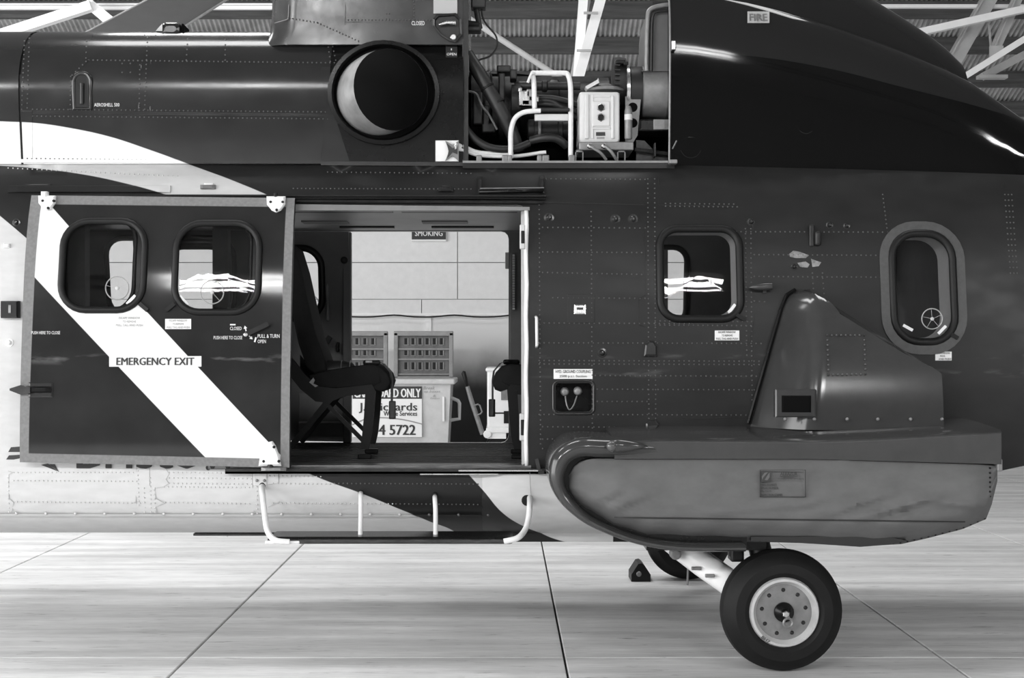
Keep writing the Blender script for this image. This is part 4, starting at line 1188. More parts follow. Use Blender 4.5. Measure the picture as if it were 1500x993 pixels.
# lighter-painted lower corner ahead of the black panel
q = [on(a, c, yc, .004) for a, c in ((484,98),(478,150),(490,168),(512,236),(470,236),(470,98))]
mk('panel_corner', MB().loft([q,[p+Vector((0,.006,0)) for p in q]]), M['cowl'], heli)
# raised ring around the exhaust
def ring_at(r, dy, e=.93): return [(exc[0]+r*math.cos(2*PI*k/40), yc(0,exc[1])+dy, exc[1]+r*e*math.sin(2*PI*k/40)) for k in range(40)]
mk('exhaust_flange', MB().loft([ring_at(exr*1.06,.004),ring_at(exr*1.05,-.02),ring_at(exr*.97,-.022),ring_at(exr*.90,.03),ring_at(exr*.88,.16)], False), M['black'], heli, smooth=True, angle=40)
mk('exhaust_well', MB().loft([ring_at(exr*.99,.02),ring_at(exr*.95,.25),ring_at(exr*.2,.26)], True), M['soot'], heli)
# exhaust pipe pointing out and slightly aft
pr = 60*7.98/F
ax = Vector((.50,-.86,.0)).normalized()
lip = W(573,131,7.97); u = Vector((0,0,1)); w_ = ax.cross(u)
def cring(c, r, n=44, a=ax, w=w_): return [c+(u*math.cos(2*PI*k/n)+w*math.sin(2*PI*k/n))*r for k in range(n)]
ax2 = Vector((.12,-1,0)).normalized(); w2 = ax2.cross(u)
b1 = lip-ax*.17; b2_ = b1-ax2*.22
mk('exhaust_pipe', MB().loft([cring(b2_,pr*1.02,44,ax2,w2), cring(b1-ax2*.02,pr*1.02,44,ax2,w2), cring(b1+ax*.06,pr*1.015), cring(lip,pr)], False), M['exhaust'], heli, smooth=True, angle=50)
mk('exhaust_throat', MB().loft([cring(lip+ax*.0005,pr*.994), cring(b1+ax*.05,pr*.97), cring(b2_,pr*.95,44,ax2,w2), cring(b2_-ax2*.05,pr*.3,44,ax2,w2)], True), M['soot'], heli, smooth=True)
# oil sight window
_a, _b, _z0, _z1 = W(111,0,8.11).x, W(130,0,8.11).x, W(0,157,8.11).z, W(0,110,8.11).z
_r = (_b-_a)/2
wl = [(_a,_z0),(_b,_z0)]+[((_a+_b)/2+_r*math.cos(PI*k/12), _z1-_r+_r*math.sin(PI*k/12)) for k in range(13)]
mk('sight_window', MB().add([(p[0],yc(p[0],p[1])-.004,p[1]) for p in wl],[tuple(range(len(wl)))]), M['rubber'], heli)
seal('sight_window_rim', grow(wl,.012), yc, .013, M['dark'], heli)
mk('sight_glass', MB().tube([on(120,152,yc,.006),on(120,122,yc,.006)],.012,8), M['darkmetal'], heli)
skin_text('AEROSHELL 500', 138,175,151,156, M['inkwhite'], heli, yc)
for pts in (((48,163),(490,168)), ((48,165.5),(490,170)), ((136,52),(130,88),(110,112)), ((212,50),(207,95),(203,160)), ((228,50),(221,90),(220,162)), ((47,163),(47,232)), ((30,163),(47,163))):
    seam(pts, w=.004, h=.002, yf=yc, m='cowl', name='cowl_seam_strip')
mk('cowl_foot_hinge', strip(MB(), (30,470), (233,234.5), (238,239.5), .012, yf=yc), M['cowl'], heli)
mk('cowl_foot_hinge', strip(MB(), (470,678), (236,237.5), (242,243), .014, yf=yc), M['dark'], heli)
c = W(256,42,8.5); mk('top_vent', MB().bbox((c.x-.06,8.4,3.47),(c.x+.055,8.6,3.555),.025), M['dark'], heli)
mk('top_vent_mouth', MB().bbox((c.x+.056,8.42,3.49),(c.x+.07,8.58,3.55),.02), M['soot'], heli)
mk('vent_base', MB().loft([[(c.x-.09,8.4,3.50),(c.x-.05,8.4,3.50),(c.x-.05,8.4,3.545)],[(c.x-.09,8.6,3.50),(c.x-.05,8.6,3.50),(c.x-.05,8.6,3.545)]]), M['reveal'], heli)
# pylon fairing rising above the cowling
px0, px1 = W(398,20,8.3).x, W(683,20,8.14).x
rings = []
for z, gl, gy in ((3.37,.05,.03),(3.39,.045,.02),(3.42,.03,.0),(3.46,.012,-.03),(3.52,.005,-.05),(3.62,0,-.055),(3.9,0,-.05),(4.05,.0,-.03),(4.1,-.04,.0)):
    xa, xb = px0-gl, px1
    yn = YC-.612
    ring = []
    R = .17
    for k in range(7):
        a = PI+ (PI/2)*k/6; ring.append((xa+R+R*math.cos(a), yn+R+R*math.sin(a), z))
    ring += [(lerp(xa+R, xb, .5), yn-.004, z), (xb, yn, z), (xb, 2*YC-yn, z), (xa+R, 2*YC-yn, z)]
    for k in range(1,7):
        a = PI/2+(PI/2)*k/6; ring.append((xa+R+R*math.cos(a), 2*YC-yn-R+R*math.sin(a), z))
    rings.append(ring)
mk('rotor_pylon', MB().loft(rings), M['cowlgrey'], heli, smooth=True, angle=45)
def ypy(x, z): return YC-.616
for pts in (((423,7),(422,28),(402,34)), ((506,7),(505,36)), ((603,-5),(603,30)), ((505,32),(680,33))):
    seam(pts, w=.004, h=.002, yf=ypy, m='cowlgrey', name='pylon_seam')
pr_ = MB()
for (a, c), (d, e) in ((((423,26),(470,36)),), (((470,36),(530,62)),), (((510,29),(650,30)),), (((642,2),(642,60)),), (((605,-3),(605,28)),)) if False else []: pass
for a, b2 in (((423,26),(465,33)),((465,33),(525,60)),((510,29),(640,30)),((606,-3),(607,28)),((566,20),(566,28)),((570,20),(570,28))):
    n = int(math.hypot(b2[0]-a[0],b2[1]-a[1])/5)
    for k in range(n+1): pr_.dome(on(lerp(a[0],b2[0],k/n),lerp(a[1],b2[1],k/n),ypy,.003),(0,-1,0),.0045,.003,6)
mk('pylon_rivets', pr_, M['rivet'], heli, kind='stuff', smooth=True)
# recessed catch with bright handle
lp = [W(a, c, 8.15) for a, c in ((640,22),(668,20),(676,28),(677,52),(668,63),(657,60),(645,52),(634,38),(634,28))]
ctr = sum(lp, Vector())/len(lp)
ct = mk('cowl_catch', MB().loft([[p+Vector((0,.004,0)) for p in lp],[p+Vector((0,-.016,0)) for p in lp],[ctr+(p-ctr)*.86+Vector((0,-.018,0)) for p in lp],[ctr+(p-ctr)*.78+Vector((0,.0,0)) for p in lp]]), M['dark'], heli)
mk('catch_dish', MB().loft([[ctr+(p-ctr)*.80+Vector((0,-.004,0)) for p in lp],[ctr+(p-ctr)*.80+Vector((0,.0,0)) for p in lp]]), M['darkmetal'], ct)
mk('catch_lever', MB().tube([W(643,36,8.12),W(655,33,8.12),W(668,33,8.12)],[.007,.012,.014],10).lathe(W(664,54,8.13),(0,1,0),[(.014,0),(.018,.004),(.018,.02)],12), M['steel'], ct, smooth=True, angle=40)
lb = label_plate(635,670,-6,20, [('OPENING',.1,.6),('TURN HANDLE AND PULL',.05,.95),('SLIDE COWL FULLY AFT',.05,.92),('LOCK',.05,.3)], heli, ypy, mat_=mat('grey_placard',.45,.5), off=.004) if False else None
pl = on_skin_box('placard', 635,670,-6,20,.004,mat('grey_placard',.42,.5),heli,ypy,r=.001)
for k in range(6):
    w2 = (.92,.75,.85,.6,.9,.7)[k]
    on_skin_box('placard_print_line', 637,637+31*w2,-3+3.7*k,-2+3.7*k,.0055,M['inkgrey'],pl,ypy,r=.0002) if False else None
skin_text('CLOSED', 603,622,31,37, M['inkwhite'], heli, ypy, off=.006)
op = on_skin_box('placard', 653,670,68,84,.004,M['ink'],heli,yc,r=.001)
skin_text('I', 660.5,662,70.5,74.5, M['inkwhite'], op, yc, off=.012); skin_text('OPEN', 654.5,668.5,77,82, M['inkwhite'], op, yc, off=.012)
wp = on_skin_box('hazard_plate', 638,672,206,237,.016,M['label'],heli,yc,r=.002)
mb = MB(); q = [on(a, c, yc, .03) for a, c in ((652,206),(663,212),(672,206),(672,236),(663,228),(652,236),(658,221))]
mk('hazard_bracket', MB().loft([q,[p+Vector((0,.01,0)) for p in q]]), M['greymetal'], wp)
q = [on(a, c, yc, .034) for a, c in ((654,209),(663,217),(670,215),(670,226),(663,223),(655,232),(657,221))]
mk('hazard_mark', MB().loft([q,[p+Vector((0,.008,0)) for p in q]]), M['ink'], wp)

# ---- main rotor mast and one drooping blade beyond the pylon
mk('rotor_mast', MB().lathe((-.75,YC,4.05),(0,0,1),[(.22,0),(.20,.15),(.12,.2),(.12,.55),(.30,.6),(.30,.75),(.1,.8)],24), M['darkmetal'], heli, smooth=True, angle=40)
def blade():
    # root near the mast, running away and to the left, trailing edge toward the camera
    A, B = W(330,-62,9.6), W(60,148,12.6)
    t = (B-A).normalized()
    pa, pb = W(345,-3,9.6), W(80,71,12.6)       # upper edge on the picture
    rings = []
    L1, L2 = W(282,9,9.9), W(130,94,12.2)       # lower (near) edge
    U1, U2 = W(375,-20,10.0), W(215,72,12.4)    # upper (far) edge
    L1, L2 = W(240,-13,9.8), W(60,82,12.0); U1, U2 = W(365,-22,9.9), W(165,106,12.1)
    for k in range(9):
        s = k/8-.0; l = L1.lerp(L2, s); r = U1.lerp(U2, s); m = l.lerp(r,.35)
        rings.append([l, m+Vector((0,-.02,-.022)), r, m+Vector((0,.02,.035))])
    o = mk('rotor_blade', MB().loft(rings), mat('rotor_blade_grey', .060, .45, var=.1, scale=8), heli, smooth=True, angle=30)
    mb = MB().tube([L1+Vector((0,-.005,0)), L2+Vector((0,-.005,0))], .006, 6); mk('blade_edge', mb, M['greymetal'], o)
    mb = MB().tube([U1+Vector((0,-.004,0)), U2+Vector((0,-.004,0))], .012, 6); mk('blade_edge', mb, M['greymetal'], o)
blade()

# ---------------------------------------------------------------- engine bay
XA = W(983,150,8.1).x
DZ = 2.69
mk('bay_floor', MB().box((XE,YC-.61,DZ),(XA+.05,YC+.61,DZ+.012)), M['soot'], heli)
mk('bay_ledge', MB().box((XE,YC-.66,DZ-.03),(XA+.02,YC-.58,DZ+.004)), M['dark'], heli)
mk('bay_ledge_lip', MB().box((XE,YC-.668,DZ+.0),(XA,YC-.66,DZ+.012)), M['greymetal'], heli)
mk('bay_firewall', MB().box((XE-.004,YC-.62,DZ),(XE+.004,YC+.62,3.4)), M['engine'], heli)
E = lambda a, c, Y=8.45: W(a, c, Y)
q = [W(a,c,8.92) for a, c in ((660,245),(660,100),(700,108),(760,108),(835,116),(850,128),(905,130),(990,120),(990,245))]
mk('centre_firewall', MB().loft([q,[p+Vector((0,.05,0)) for p in q]]), M['soot'], heli)
def T(name, pts, r, m, n=10, sp=5, parent=None): return mk(name, MB().tube(spline(pts,sp) if len(pts) > 2 else pts, r, n), M[m], parent or heli, smooth=True, angle=50)
def lx(name, px0, px1, py, prof, Y, m, n=28):
    a, b2 = W(px0,py,Y), W(px1,py,Y); L2 = b2.x-a.x
    return mk(name, MB().lathe(a,(1,0,0),[(r*Y/F, h*L2) for r, h in prof],n), M[m], heli, smooth=True, angle=35)
# engine: gearcase, combustor, accessory drums
lx('engine_casing', 690,760,165,[(30,0),(58,.02),(60,.4),(52,.45),(52,.9),(40,1)],8.75,'engine')
lx('engine_flange', 730,737,158,[(30,0),(58,.1),(58,.9),(30,1)],8.72,'engine')
lx('combustor_case', 757,905,160,[(20,0),(38,.03),(40,.3),(44,.34),(44,.4),(40,.42),(40,.75),(46,.8),(46,.9),(30,1)],8.75,'engine')
lx('accessory_drum', 748,765,150,[(10,0),(26,.08),(26,.85),(18,1)],8.5,'engine',20)
lx('starter_body', 772,836,190,[(10,0),(15,.03),(15,.16),(17,.17),(17,.26),(14,.28),(14,.7),(17,.72),(17,.8),(14,.82),(12,1)],8.38,'darkmetal',24)
mk('starter_clamp', MB().lathe(W(788,190,8.38),(1,0,0),[(.068,0),(.072,.003),(.072,.014),(.068,.017)],24), M['greymetal'], heli, smooth=True, angle=40)
lx('fuel_pipe', 755,850,126,[(6,0),(7,.02),(7,.4),(9,.42),(9,.48),(6,.5),(6,1)],8.5,'engine',16)
for i, (px, py, w, h) in enumerate(((738,104,20,10),(752,112,10,14),(735,130,9,40),(700,160,14,50),(716,190,20,14),(712,172,9,30),(726,150,14,16))):
    a, b2 = E(px-w/2,py+h/2,8.5), E(px+w/2,py-h/2,8.5); mk('casing_lug', MB().bbox((a.x,8.42,a.z),(b2.x,8.56,b2.z),.008), M['engine'], heli)
mk('upper_beam', MB().box((E(725,0).x,8.70,E(0,112).z),(E(940,0).x,8.85,E(0,100).z)), M['engine'], heli)
# bright valve block
vb = MB()
for px, py, w, h in ((768,145,16,22),(778,138,14,12),(775,152,22,9),(762,133,6,7),(784,147,10,9)):
    a, b2 = E(px-w/2,py+h/2,8.36), E(px+w/2,py-h/2,8.36); vb.bbox((a.x,8.32,a.z),(b2.x,8.38,b2.z),.006)
mk('valve_block', vb, M['steel'], heli)
# hoses
T('thick_hose', [E(684,80,8.28),E(700,105,8.26),E(716,132,8.25),E(735,165,8.25),E(752,200,8.28),E(758,222,8.3)], .040, 'hose', 14)
mb = MB()
for a, c in ((716,131),(731,154)):
    q = E(a,c,8.25); mb.lathe(q-Vector((.012,0,-.018)), (.55,0,-.83), [(.04,0),(.043,.002),(.043,.012),(.04,.014)], 16)
mk('hose_clips', mb, M['rubber'], heli)
T('lower_hose', [E(676,170,8.22),E(684,190,8.2),E(700,207,8.2),E(722,217,8.2),E(752,218,8.22),E(775,210,8.25)], .022, 'hose', 12)
T('feed_hose', [E(778,206,8.25),E(795,202,8.22),E(815,203,8.22),E(830,214,8.25)], [.024]*16, 'hose', 12)
for y0, y1 in ((143,150),(152,160),(148,168)):
    T('ribbed_hose', [E(785,y0,8.4),E(810,y0+1,8.38),E(835,y1,8.38),E(850,y1+6,8.4)], .018, 'hose', 10)
T('white_line', [on(666,211,yc,.03),E(682,216,8.17),E(700,223,8.2),E(730,225,8.22),E(752,225,8.22)], .012, 'white_tube')
T('white_line', [on(666,216,yc,.03),E(684,222,8.17),E(705,228,8.2),E(752,229,8.22),E(790,224,8.24),E(800,223,8.24)], .011, 'white_tube')
T('thin_line', [E(678,133,8.35),E(697,137,8.34),E(706,155,8.34),E(716,168,8.34),E(728,190,8.34)], .007, 'greymetal', 8)
mb = MB()
for px, w in ((702,8),(740,9),(747,6),(790,7),(799,10),(837,9)):
    a = E(px,233,8.2); mb.bbox((a.x-w/2*.004,8.14,DZ),(a.x+w/2*.004,8.22,DZ+.05),.006)
mk('rail_feet', mb, M['greymetal'], heli)
# white service rails
T('service_rail', [E(748,232,8.17),E(748,214,8.17),E(748.5,192,8.17),E(754,174,8.17),E(766,165,8.17),E(782,162.5,8.17),E(792,162,8.17)], .0145, 'white_tube', 12)
T('service_rail', [E(836,232,8.2),E(836,210,8.2),E(836,160,8.2),E(835.5,125,8.2),E(832,110,8.2),E(826,107,8.2),E(800,107,8.2),E(785,107,8.2),E(780,108,8.2),E(782,120,8.2),E(783,160,8.2)], .0145, 'white_tube', 12)
T('rail_hook', [E(783,107,8.19),E(778,109,8.17),E(773,121,8.17)], .008, 'white_tube', 8)
mk('rail_step', MB().bbox((E(783,0,8.22).x,8.16,E(0,163,8.2).z-.005),(E(834,0,8.22).x,8.26,E(0,159.5,8.2).z),.006), M['darkmetal'], heli)
mk('rail_plate', MB().bbox((E(783,0,8.2).x,8.19,E(0,177,8.2).z),(E(833,0,8.2).x,8.22,E(0,167,8.2).z),.006), M['silver'], heli)
T('bay_cable', [W(705,-10,8.3),W(706,20,8.3),W(712,35,8.3),W(726,52,8.3),W(728,68,8.3),W(718,82,8.3),W(702,88,8.3),W(698,95,8.3)], .006, 'hose', 6)
mk('bay_strut_fitting', MB().bbox((W(684,0,8.3).x,8.25,W(0,48,8.3).z),(W(705,0,8.3).x,8.35,W(0,40,8.3).z),.01).tube([W(697,10,8.3),W(703,42,8.3)],.016,8).tube([W(683,34,8.3),W(703,36,8.3)],.018,8).bbox((W(690,0,8.3).x,8.25,W(0,14,8.3).z),(W(712,0,8.3).x,8.35,W(0,-10,8.3).z),.01), M['hose'], heli)
mk('bay_edge_post', MB().box((XE+.005,8.14,DZ),(XE+.03,8.2,3.62)), M['darkmetal'], heli)
mk('bay_edge_fitting', MB().bbox((E(679,0,8.2).x,8.18,E(0,112,8.2).z),(E(687,0,8.2).x,8.24,E(0,80,8.2).z),.008), M['greymetal'], heli)
# silver equipment box
a, b2 = E(848,209,8.2), E(908,134,8.2)
bx_ = mk('equipment_box', MB().bbox((a.x,8.2,a.z),(b2.x,8.50,b2.z),.018), M['silver'], heli, smooth=True, angle=30)
def eb(name, p0, p1, q0, q1, d, m, r=.008): 
    u_, v_ = E(p0,q1,8.2), E(p1,q0,8.2); return mk(name, MB().bbox((u_.x,8.2-d,u_.z),(v_.x,8.21,v_.z),r), M[m], bx_)
eb('box_rib',856,863,138,204,.012,'silver'); eb('box_rib',866,870,138,204,.006,'silver'); eb('box_rib',895,900,140,204,.010,'silver')
eb('box_rib',866,895,140,143,.006,'silver'); eb('box_rib',866,895,186,190,.008,'silver'); eb('port_plate',868,893,148,185,.008,'silver',.004)
for py in (157,171.5):
    mk('port_nut', MB().lathe(E(880.5,py,8.185),(0,1,0),[(.018,0),(.025,.006),(.027,.02)],6), M['steel'], bx_)
    mk('port_socket', MB().lathe(E(880.5,py,8.18),(0,1,0),[(.004,.004),(.014,.003),(.017,0),(.017,.02)],18), M['rubber'], bx_)
eb('data_plate',873,886.5,193.5,199,.003,'ink',.001); eb('data_plate',874,885.5,200.5,203.5,.003,'inkgrey',.001)
mk('box_lid', MB().lathe(E(886,135,8.34),(0,0,1),[(.11,0),(.115,.012),(.10,.02),(.06,.024),(.055,.036),(.035,.045),(.005,.046)],24), M['greymetal'], bx_, smooth=True, angle=30)
mk('box_lid_lever', MB().bar(E(858,131,8.3),E(876,121,8.3),.02,.1), M['silver'], bx_)
a, b2 = E(848,220,8.18), E(928,208,8.18); mk('box_tray', MB().bbox((a.x,8.17,a.z),(b2.x,8.5,b2.z),.006), M['greymetal'], heli)
for px in (848.5,910):
    mk('tray_leg', MB().box((E(px-6,0,8.2).x,8.19,DZ),(E(px-4.5,0,8.2).x,8.23,E(0,220,8.2).z)).box((E(px+4.5,0,8.2).x,8.19,DZ),(E(px+6,0,8.2).x,8.23,E(0,220,8.2).z)).box((E(px-6,0,8.2).x,8.19,E(0,222,8.2).z-.004),(E(px+6,0,8.2).x,8.23,E(0,220,8.2).z)), M['greymetal'], heli)
for x0_, x1_ in ((861,888),(882,903)):
    T('drain_line', [E(x0_,212,8.15),E(x0_+8,217,8.14),E(lerp(x0_,x1_,.7),224,8.14),E(x1_,234,8.16)], .009, 'greymetal', 8)
    mk('drain_union', MB().lathe(E(x0_,212,8.15),(.85,0,-.55),[(.012,0),(.015,.004),(.015,.02),(.011,.024),(.011,.035)],8), M['steel'], heli)
mk('filter_bowl', MB().lathe(E(920.5,204,8.2),(0,0,1),[(.018,0),(.022,.006),(.022,.16),(.017,.18),(.012,.19)],16), M['greymetal'], heli, smooth=True, angle=40)
mk('filter_label', MB().lathe(E(920.5,176,8.2),(0,0,1),[(.0225,0),(.0228,.002),(.0228,.03),(.0225,.032)],16), M['silver'], heli)
hp_ = [E(a,c,8.3) for a, c in ((916,141),(939,142),(934,198),(928,208),(916,208))]
mk('duct_bracket', MB().loft([hp_,[p+Vector((0,.012,0)) for p in hp_]]), M['greymetal'], heli)
for py in (157,180): mk('bracket_hole', MB().lathe(E(927,py,8.297),(0,1,0),[(.027,0),(.028,.006)],20), M['soot'], heli)
# intake duct and aft cowl front frame
lx('intake_duct', 939,1000,136,[(36,0),(38,.02),(40,.5),(42,1)],8.42,'greymetal',32)
lx('duct_boot', 921,942,133,[(33,0),(35,.05),(35,.95),(33,1)],8.42,'hose',28)
lx('duct_clamp', 915.5,921,133,[(33,0),(36,.05),(36,.95),(33,1)],8.42,'steel',28)
lx('duct_screen', 897,916,122,[(4,0),(37,.03),(38,.5),(36,1)],8.46,'hose',28)
mb = MB()
for k in range(9):
    for j in range(5):
        q = E(902+j*1.4, 95+k*7, 8.28); mb.box((q.x-.003,8.28,q.z-.003),(q.x+.003,8.3,q.z+.003))
mk('screen_mesh', mb, M['engine'], heli, kind='stuff')
mk('screen_lug', MB().bbox((E(902,0,8.3).x,8.28,E(0,94,8.3).z),(E(916,0,8.3).x,8.34,E(0,88,8.3).z),.006,).bbox((E(913,0,8.3).x,8.28,E(0,96,8.3).z),(E(920,0,8.3).x,8.34,E(0,91,8.3).z),.004), M['rubber'], heli)
mk('aft_box', MB().bbox((E(936,0,8.3).x,8.25,E(0,194,8.3).z),(E(985,0,8.3).x,8.5,E(0,176,8.3).z),.01), M['black'], heli)
mk('aft_plate', MB().bbox((E(957,0,8.24).x,8.23,E(0,190,8.24).z),(E(985,0,8.24).x,8.26,E(0,175,8.24).z),.003), M['greymetal'], heli)
q = [E(a,c,8.25) for a, c in ((932,205),(944,206),(960,222),(985,232),(985,238),(932,238))]
mk('aft_gusset', MB().loft([q,[p+Vector((0,.02,0)) for p in q]]), M['engine'], heli)
mk('aft_link', MB().bbox((E(958,0,8.2).x,8.17,E(0,230,8.2).z),(E(960,0,8.2).x,8.25,E(0,210,8.2).z),.002).tube([E(930,219,8.22),E(983,226,8.22)],.012,8), M['darkmetal'], heli)
# front hoop of the aft cowl
hz = [(947,100),(947,40),(950,16),(958,11),(985,7)]
fr = [W(a,c,8.28) for a, c in ((985,8),(958,12),(950,18),(948,40),(947,100),(940,104),(985,104))]
mk('cowl_front_web', MB().loft([[p for p in fr],[p+Vector((0,.5,0)) for p in fr]]), mat('web_grey',.13,.6,var=.1,scale=8), heli)
T('cowl_front_hoop', [W(947,104,8.26),W(947.5,60,8.26),W(949,25,8.26),W(953,14,8.26),W(966,9,8.26),W(990,6,8.26)], .014, 'greymetal', 8)
T('cowl_front_hoop', [W(954,104,8.25),W(955,40,8.25),W(957,22,8.25),W(964,17,8.25),W(985,15,8.25)], .008, 'hose', 8)
# ---------------------------------------------------------------- aft cowl (black lower band)
def arch(x, w, zt, zb=2.66, pw=2.6, n=27, uc=0.0):
    # half-superellipse section standing on the deck
    pts = []
    for k in range(n):
        t = PI*k/(n-1); cx, sx = math.cos(t), math.sin(t)
        yy = -math.copysign(abs(cx)**(2/pw), cx)*w; zz = zb+(zt-zb)*abs(sx)**(2/pw)
        yy *= 1-uc*(1-abs(sx)**(2/pw))
        pts.append((x, YC+yy, zz))
    return pts
_zt = smooth_table([(.9,3.80),(1.3,3.74),(1.8,3.60),(2.2,3.455),(2.5,3.335),(2.7,3.245),(2.92,3.10),(3.2,2.92),(3.6,2.76),(4.2,2.68)])
_wt = smooth_table([(.9,.70),(1.6,.70),(2.4,.68),(3.0,.62),(3.6,.5),(4.2,.4)])
xs = [XA+k*(4.2-XA)/22 for k in range(23)]
cw = mk('aft_cowl', MB().loft([arch(x,_wt(x),_zt(x),zb=table([(1.0,2.655),(2.95,2.59),(4.2,2.54)])(x),pw=table([(1.0,5.0),(2.4,4.0),(3.4,2.6)])(x),uc=table([(1.0,.125),(2.4,.10),(3.4,.0)])(x)) for x in xs]), M['aft'], heli, smooth=True, angle=40)
_zu = smooth_table([(.9,4.2),(1.3,4.12),(1.7,4.0),(2.0,3.88),(2.32,3.70),(2.52,3.575),(2.68,3.465),(2.76,3.39)])
xs2 = [XA+.02+k*(2.76-XA-.02)/16 for k in range(17)]
mk('intake_hump', MB().loft([arch(x,table([(.9,.60),(2.0,.53),(2.55,.46),(2.76,.36)])(x),_zu(x),zb=_zu(x)-.62,pw=2.2) for x in xs2]), M['aft'], heli, smooth=True, angle=40)
# front edge strip, latches, plates
ed = arch(XA-.004,.703,3.79,pw=5.0,n=27,uc=.125)
mk('cowl_edge', MB().tube([Vector(p) for p in ed[:12]], .006, 6), M['greymetal'], heli)
def yaft(x, z):
    w = _wt(x); q = min(.999, max(0, (z-2.66)/(_zt(x)-2.66)))
    pw = table([(1.0,5.0),(2.4,4.0),(3.4,2.6)])(x); uc = table([(1.0,.125),(2.4,.10),(3.4,.0)])(x)
    return YC-w*(1-q**pw)**(1/pw)*(1-uc*(1-q))
lbf = label_plate(1095,1127,17,34, [('FIRE',.1,.9)], heli, yaft, mat_=mat('fire_plate',.42,.5), ink=mat('fire_ink',.13,.5), off=.008, bold=.03)
c = on(1181,183,yaft); mk('cowl_plug', MB().lathe(c,(0,-1,-.03),[(.05,-.01),(.05,.001),(.047,.0015)],24), M['aft'], heli)
c = on(1012,216,yaft); mk('cowl_plug', MB().lathe(c,(0,-1,-.08),[(.06,-.01),(.06,.001),(.057,.0015)],24), M['aft'], heli)
mk('edge_latch', MB().bbox((W(980,0,8.06).x,8.04,W(0,240,8.06).z),(W(992,0,8.06).x,8.10,W(0,234,8.06).z),.005).tube([W(985,218,8.05),W(991,206,8.05)],.004,6), M['greymetal'], heli)
mk('cowl_edge_hook', MB().bbox((W(983,0,8.08).x,8.06,W(0,74,8.08).z),(W(990,0,8.08).x,8.1,W(0,60,8.08).z),.006), M['steel'], heli)

# ---------------------------------------------------------------- sponson with float cover
YO = 7.14                                         # outer face
def so(a, c, Y=YO): p = W(a, c, Y); return (p.x, p.z)
bow = spline([Vector(p) for p in (so(1100,803),so(1000,801),so(930,790),so(870,765),so(830,738),so(811,710),so(809,690),so(818,668),so(840,654),so(880,645),so(960,642))], 5)
bow = [(p.x, p.y) for p in bow]
zt = so(0,644)[1]
full = bow+[so(1200,642), so(1466,633), so(1468,672), so(1462,690), so(1440,760), so(1300,790), so(1180,795)]
core = [so(a, c, 7.2) for a, c in ((1095,803),(1000,799),(930,788),(872,763),(834,736),(816,710),(815,690),(823,671),(843,658),(882,650),(960,648),(1200,648),(1462,640),(1466,680),(1440,688),(1300,700),(1095,720))]
core_i = [(p[0]*1.0, max(p[1], .0)) for p in core]
# solid body between the skin and the outer face, open recess for the float
mk('sponson_body', MB().prism([(p[0], p[1]) for p in core], 7.22, 7.95), M['black'], heli)
# top deck with rolled outer edge
deck = []
for k in range(17):
    px = lerp(900, 1467, k/16); pyo = table([(900,645),(960,642),(1200,644),(1300,640),(1467,630)])(px)
    o1 = W(px, table([(900,672),(1200,672.5),(1467,680)])(px), YO+.0); o2 = W(px, pyo+5, YO-.005); o3 = W(px, pyo, YO+.02); 
    inn = W(px, pyo, YO); zi = o3.z+.035
    deck.append([o1, o2, o3, Vector((o3.x, 7.5, o3.z+.022)), Vector((o3.x, 7.9, zi)), Vector((o3.x, 7.9, o1.z)), Vector((o1.x, YO+.06, o1.z))])
mk('sponson_deck', MB().loft(deck), M['sponson'], heli, smooth=True, angle=35)
# bow rim: flattened tube sweeping round the nose, deepening back to the skin
path = [Vector(p) for p in (so(1092,803),so(1000,802),so(935,792),so(872,768),so(836,741),so(818,714),so(816,690),so(826,668),so(850,656),so(890,657),so(960,658.5),so(1000,658.5))]
path = spline(path, 6); m_ = len(path)
rings = []
for i, p in enumerate(path):
    t = (path[min(i+1,m_-1)]-path[max(i-1,0)]).normalized(); nrm = Vector((t.y,-t.x))
    s = i/(m_-1); hw = table([(0,.020),(.25,.022),(.45,.034),(.6,.048),(.8,.050),(1,.045)])(s); bg_ = table([(0,.075),(.75,.075),(1,.042)])(s)
    ring = []
    for k in range(8):
        a = PI*k/7; q = p-nrm*hw*math.cos(a); ring.append(Vector((q.x, YO+.05-bg_*math.sin(a)**.8, q.y)))
    q = p+nrm*hw; ring.append(Vector((q.x, 7.9, q.y))); q = p-nrm*hw; ring.append(Vector((q.x, 7.9, q.y)))
    rings.append(ring)
mk('sponson_bow', MB().loft(rings), M['sponson'], heli, smooth=True, angle=50)
# navigation light with teardrop fairing
c = W(897,653,7.08)
nf = mk('light_fairing', MB().lathe(c+Vector((-.015,0,0)),(1,0,-.01),[(.002,0),(.030,.012),(.036,.04),(.030,.09),(.018,.14),(.002,.19)],18), M['sponson'], heli, smooth=True)
mk('navigation_light', MB().lathe(c+Vector((-.005,-.018,0)),(-.4,-1,.1),[(.028,-.01),(.027,.004),(.018,.02),(.002,.026)],16), mat('light_lens',.08,.08,spec=.8), nf, smooth=True)
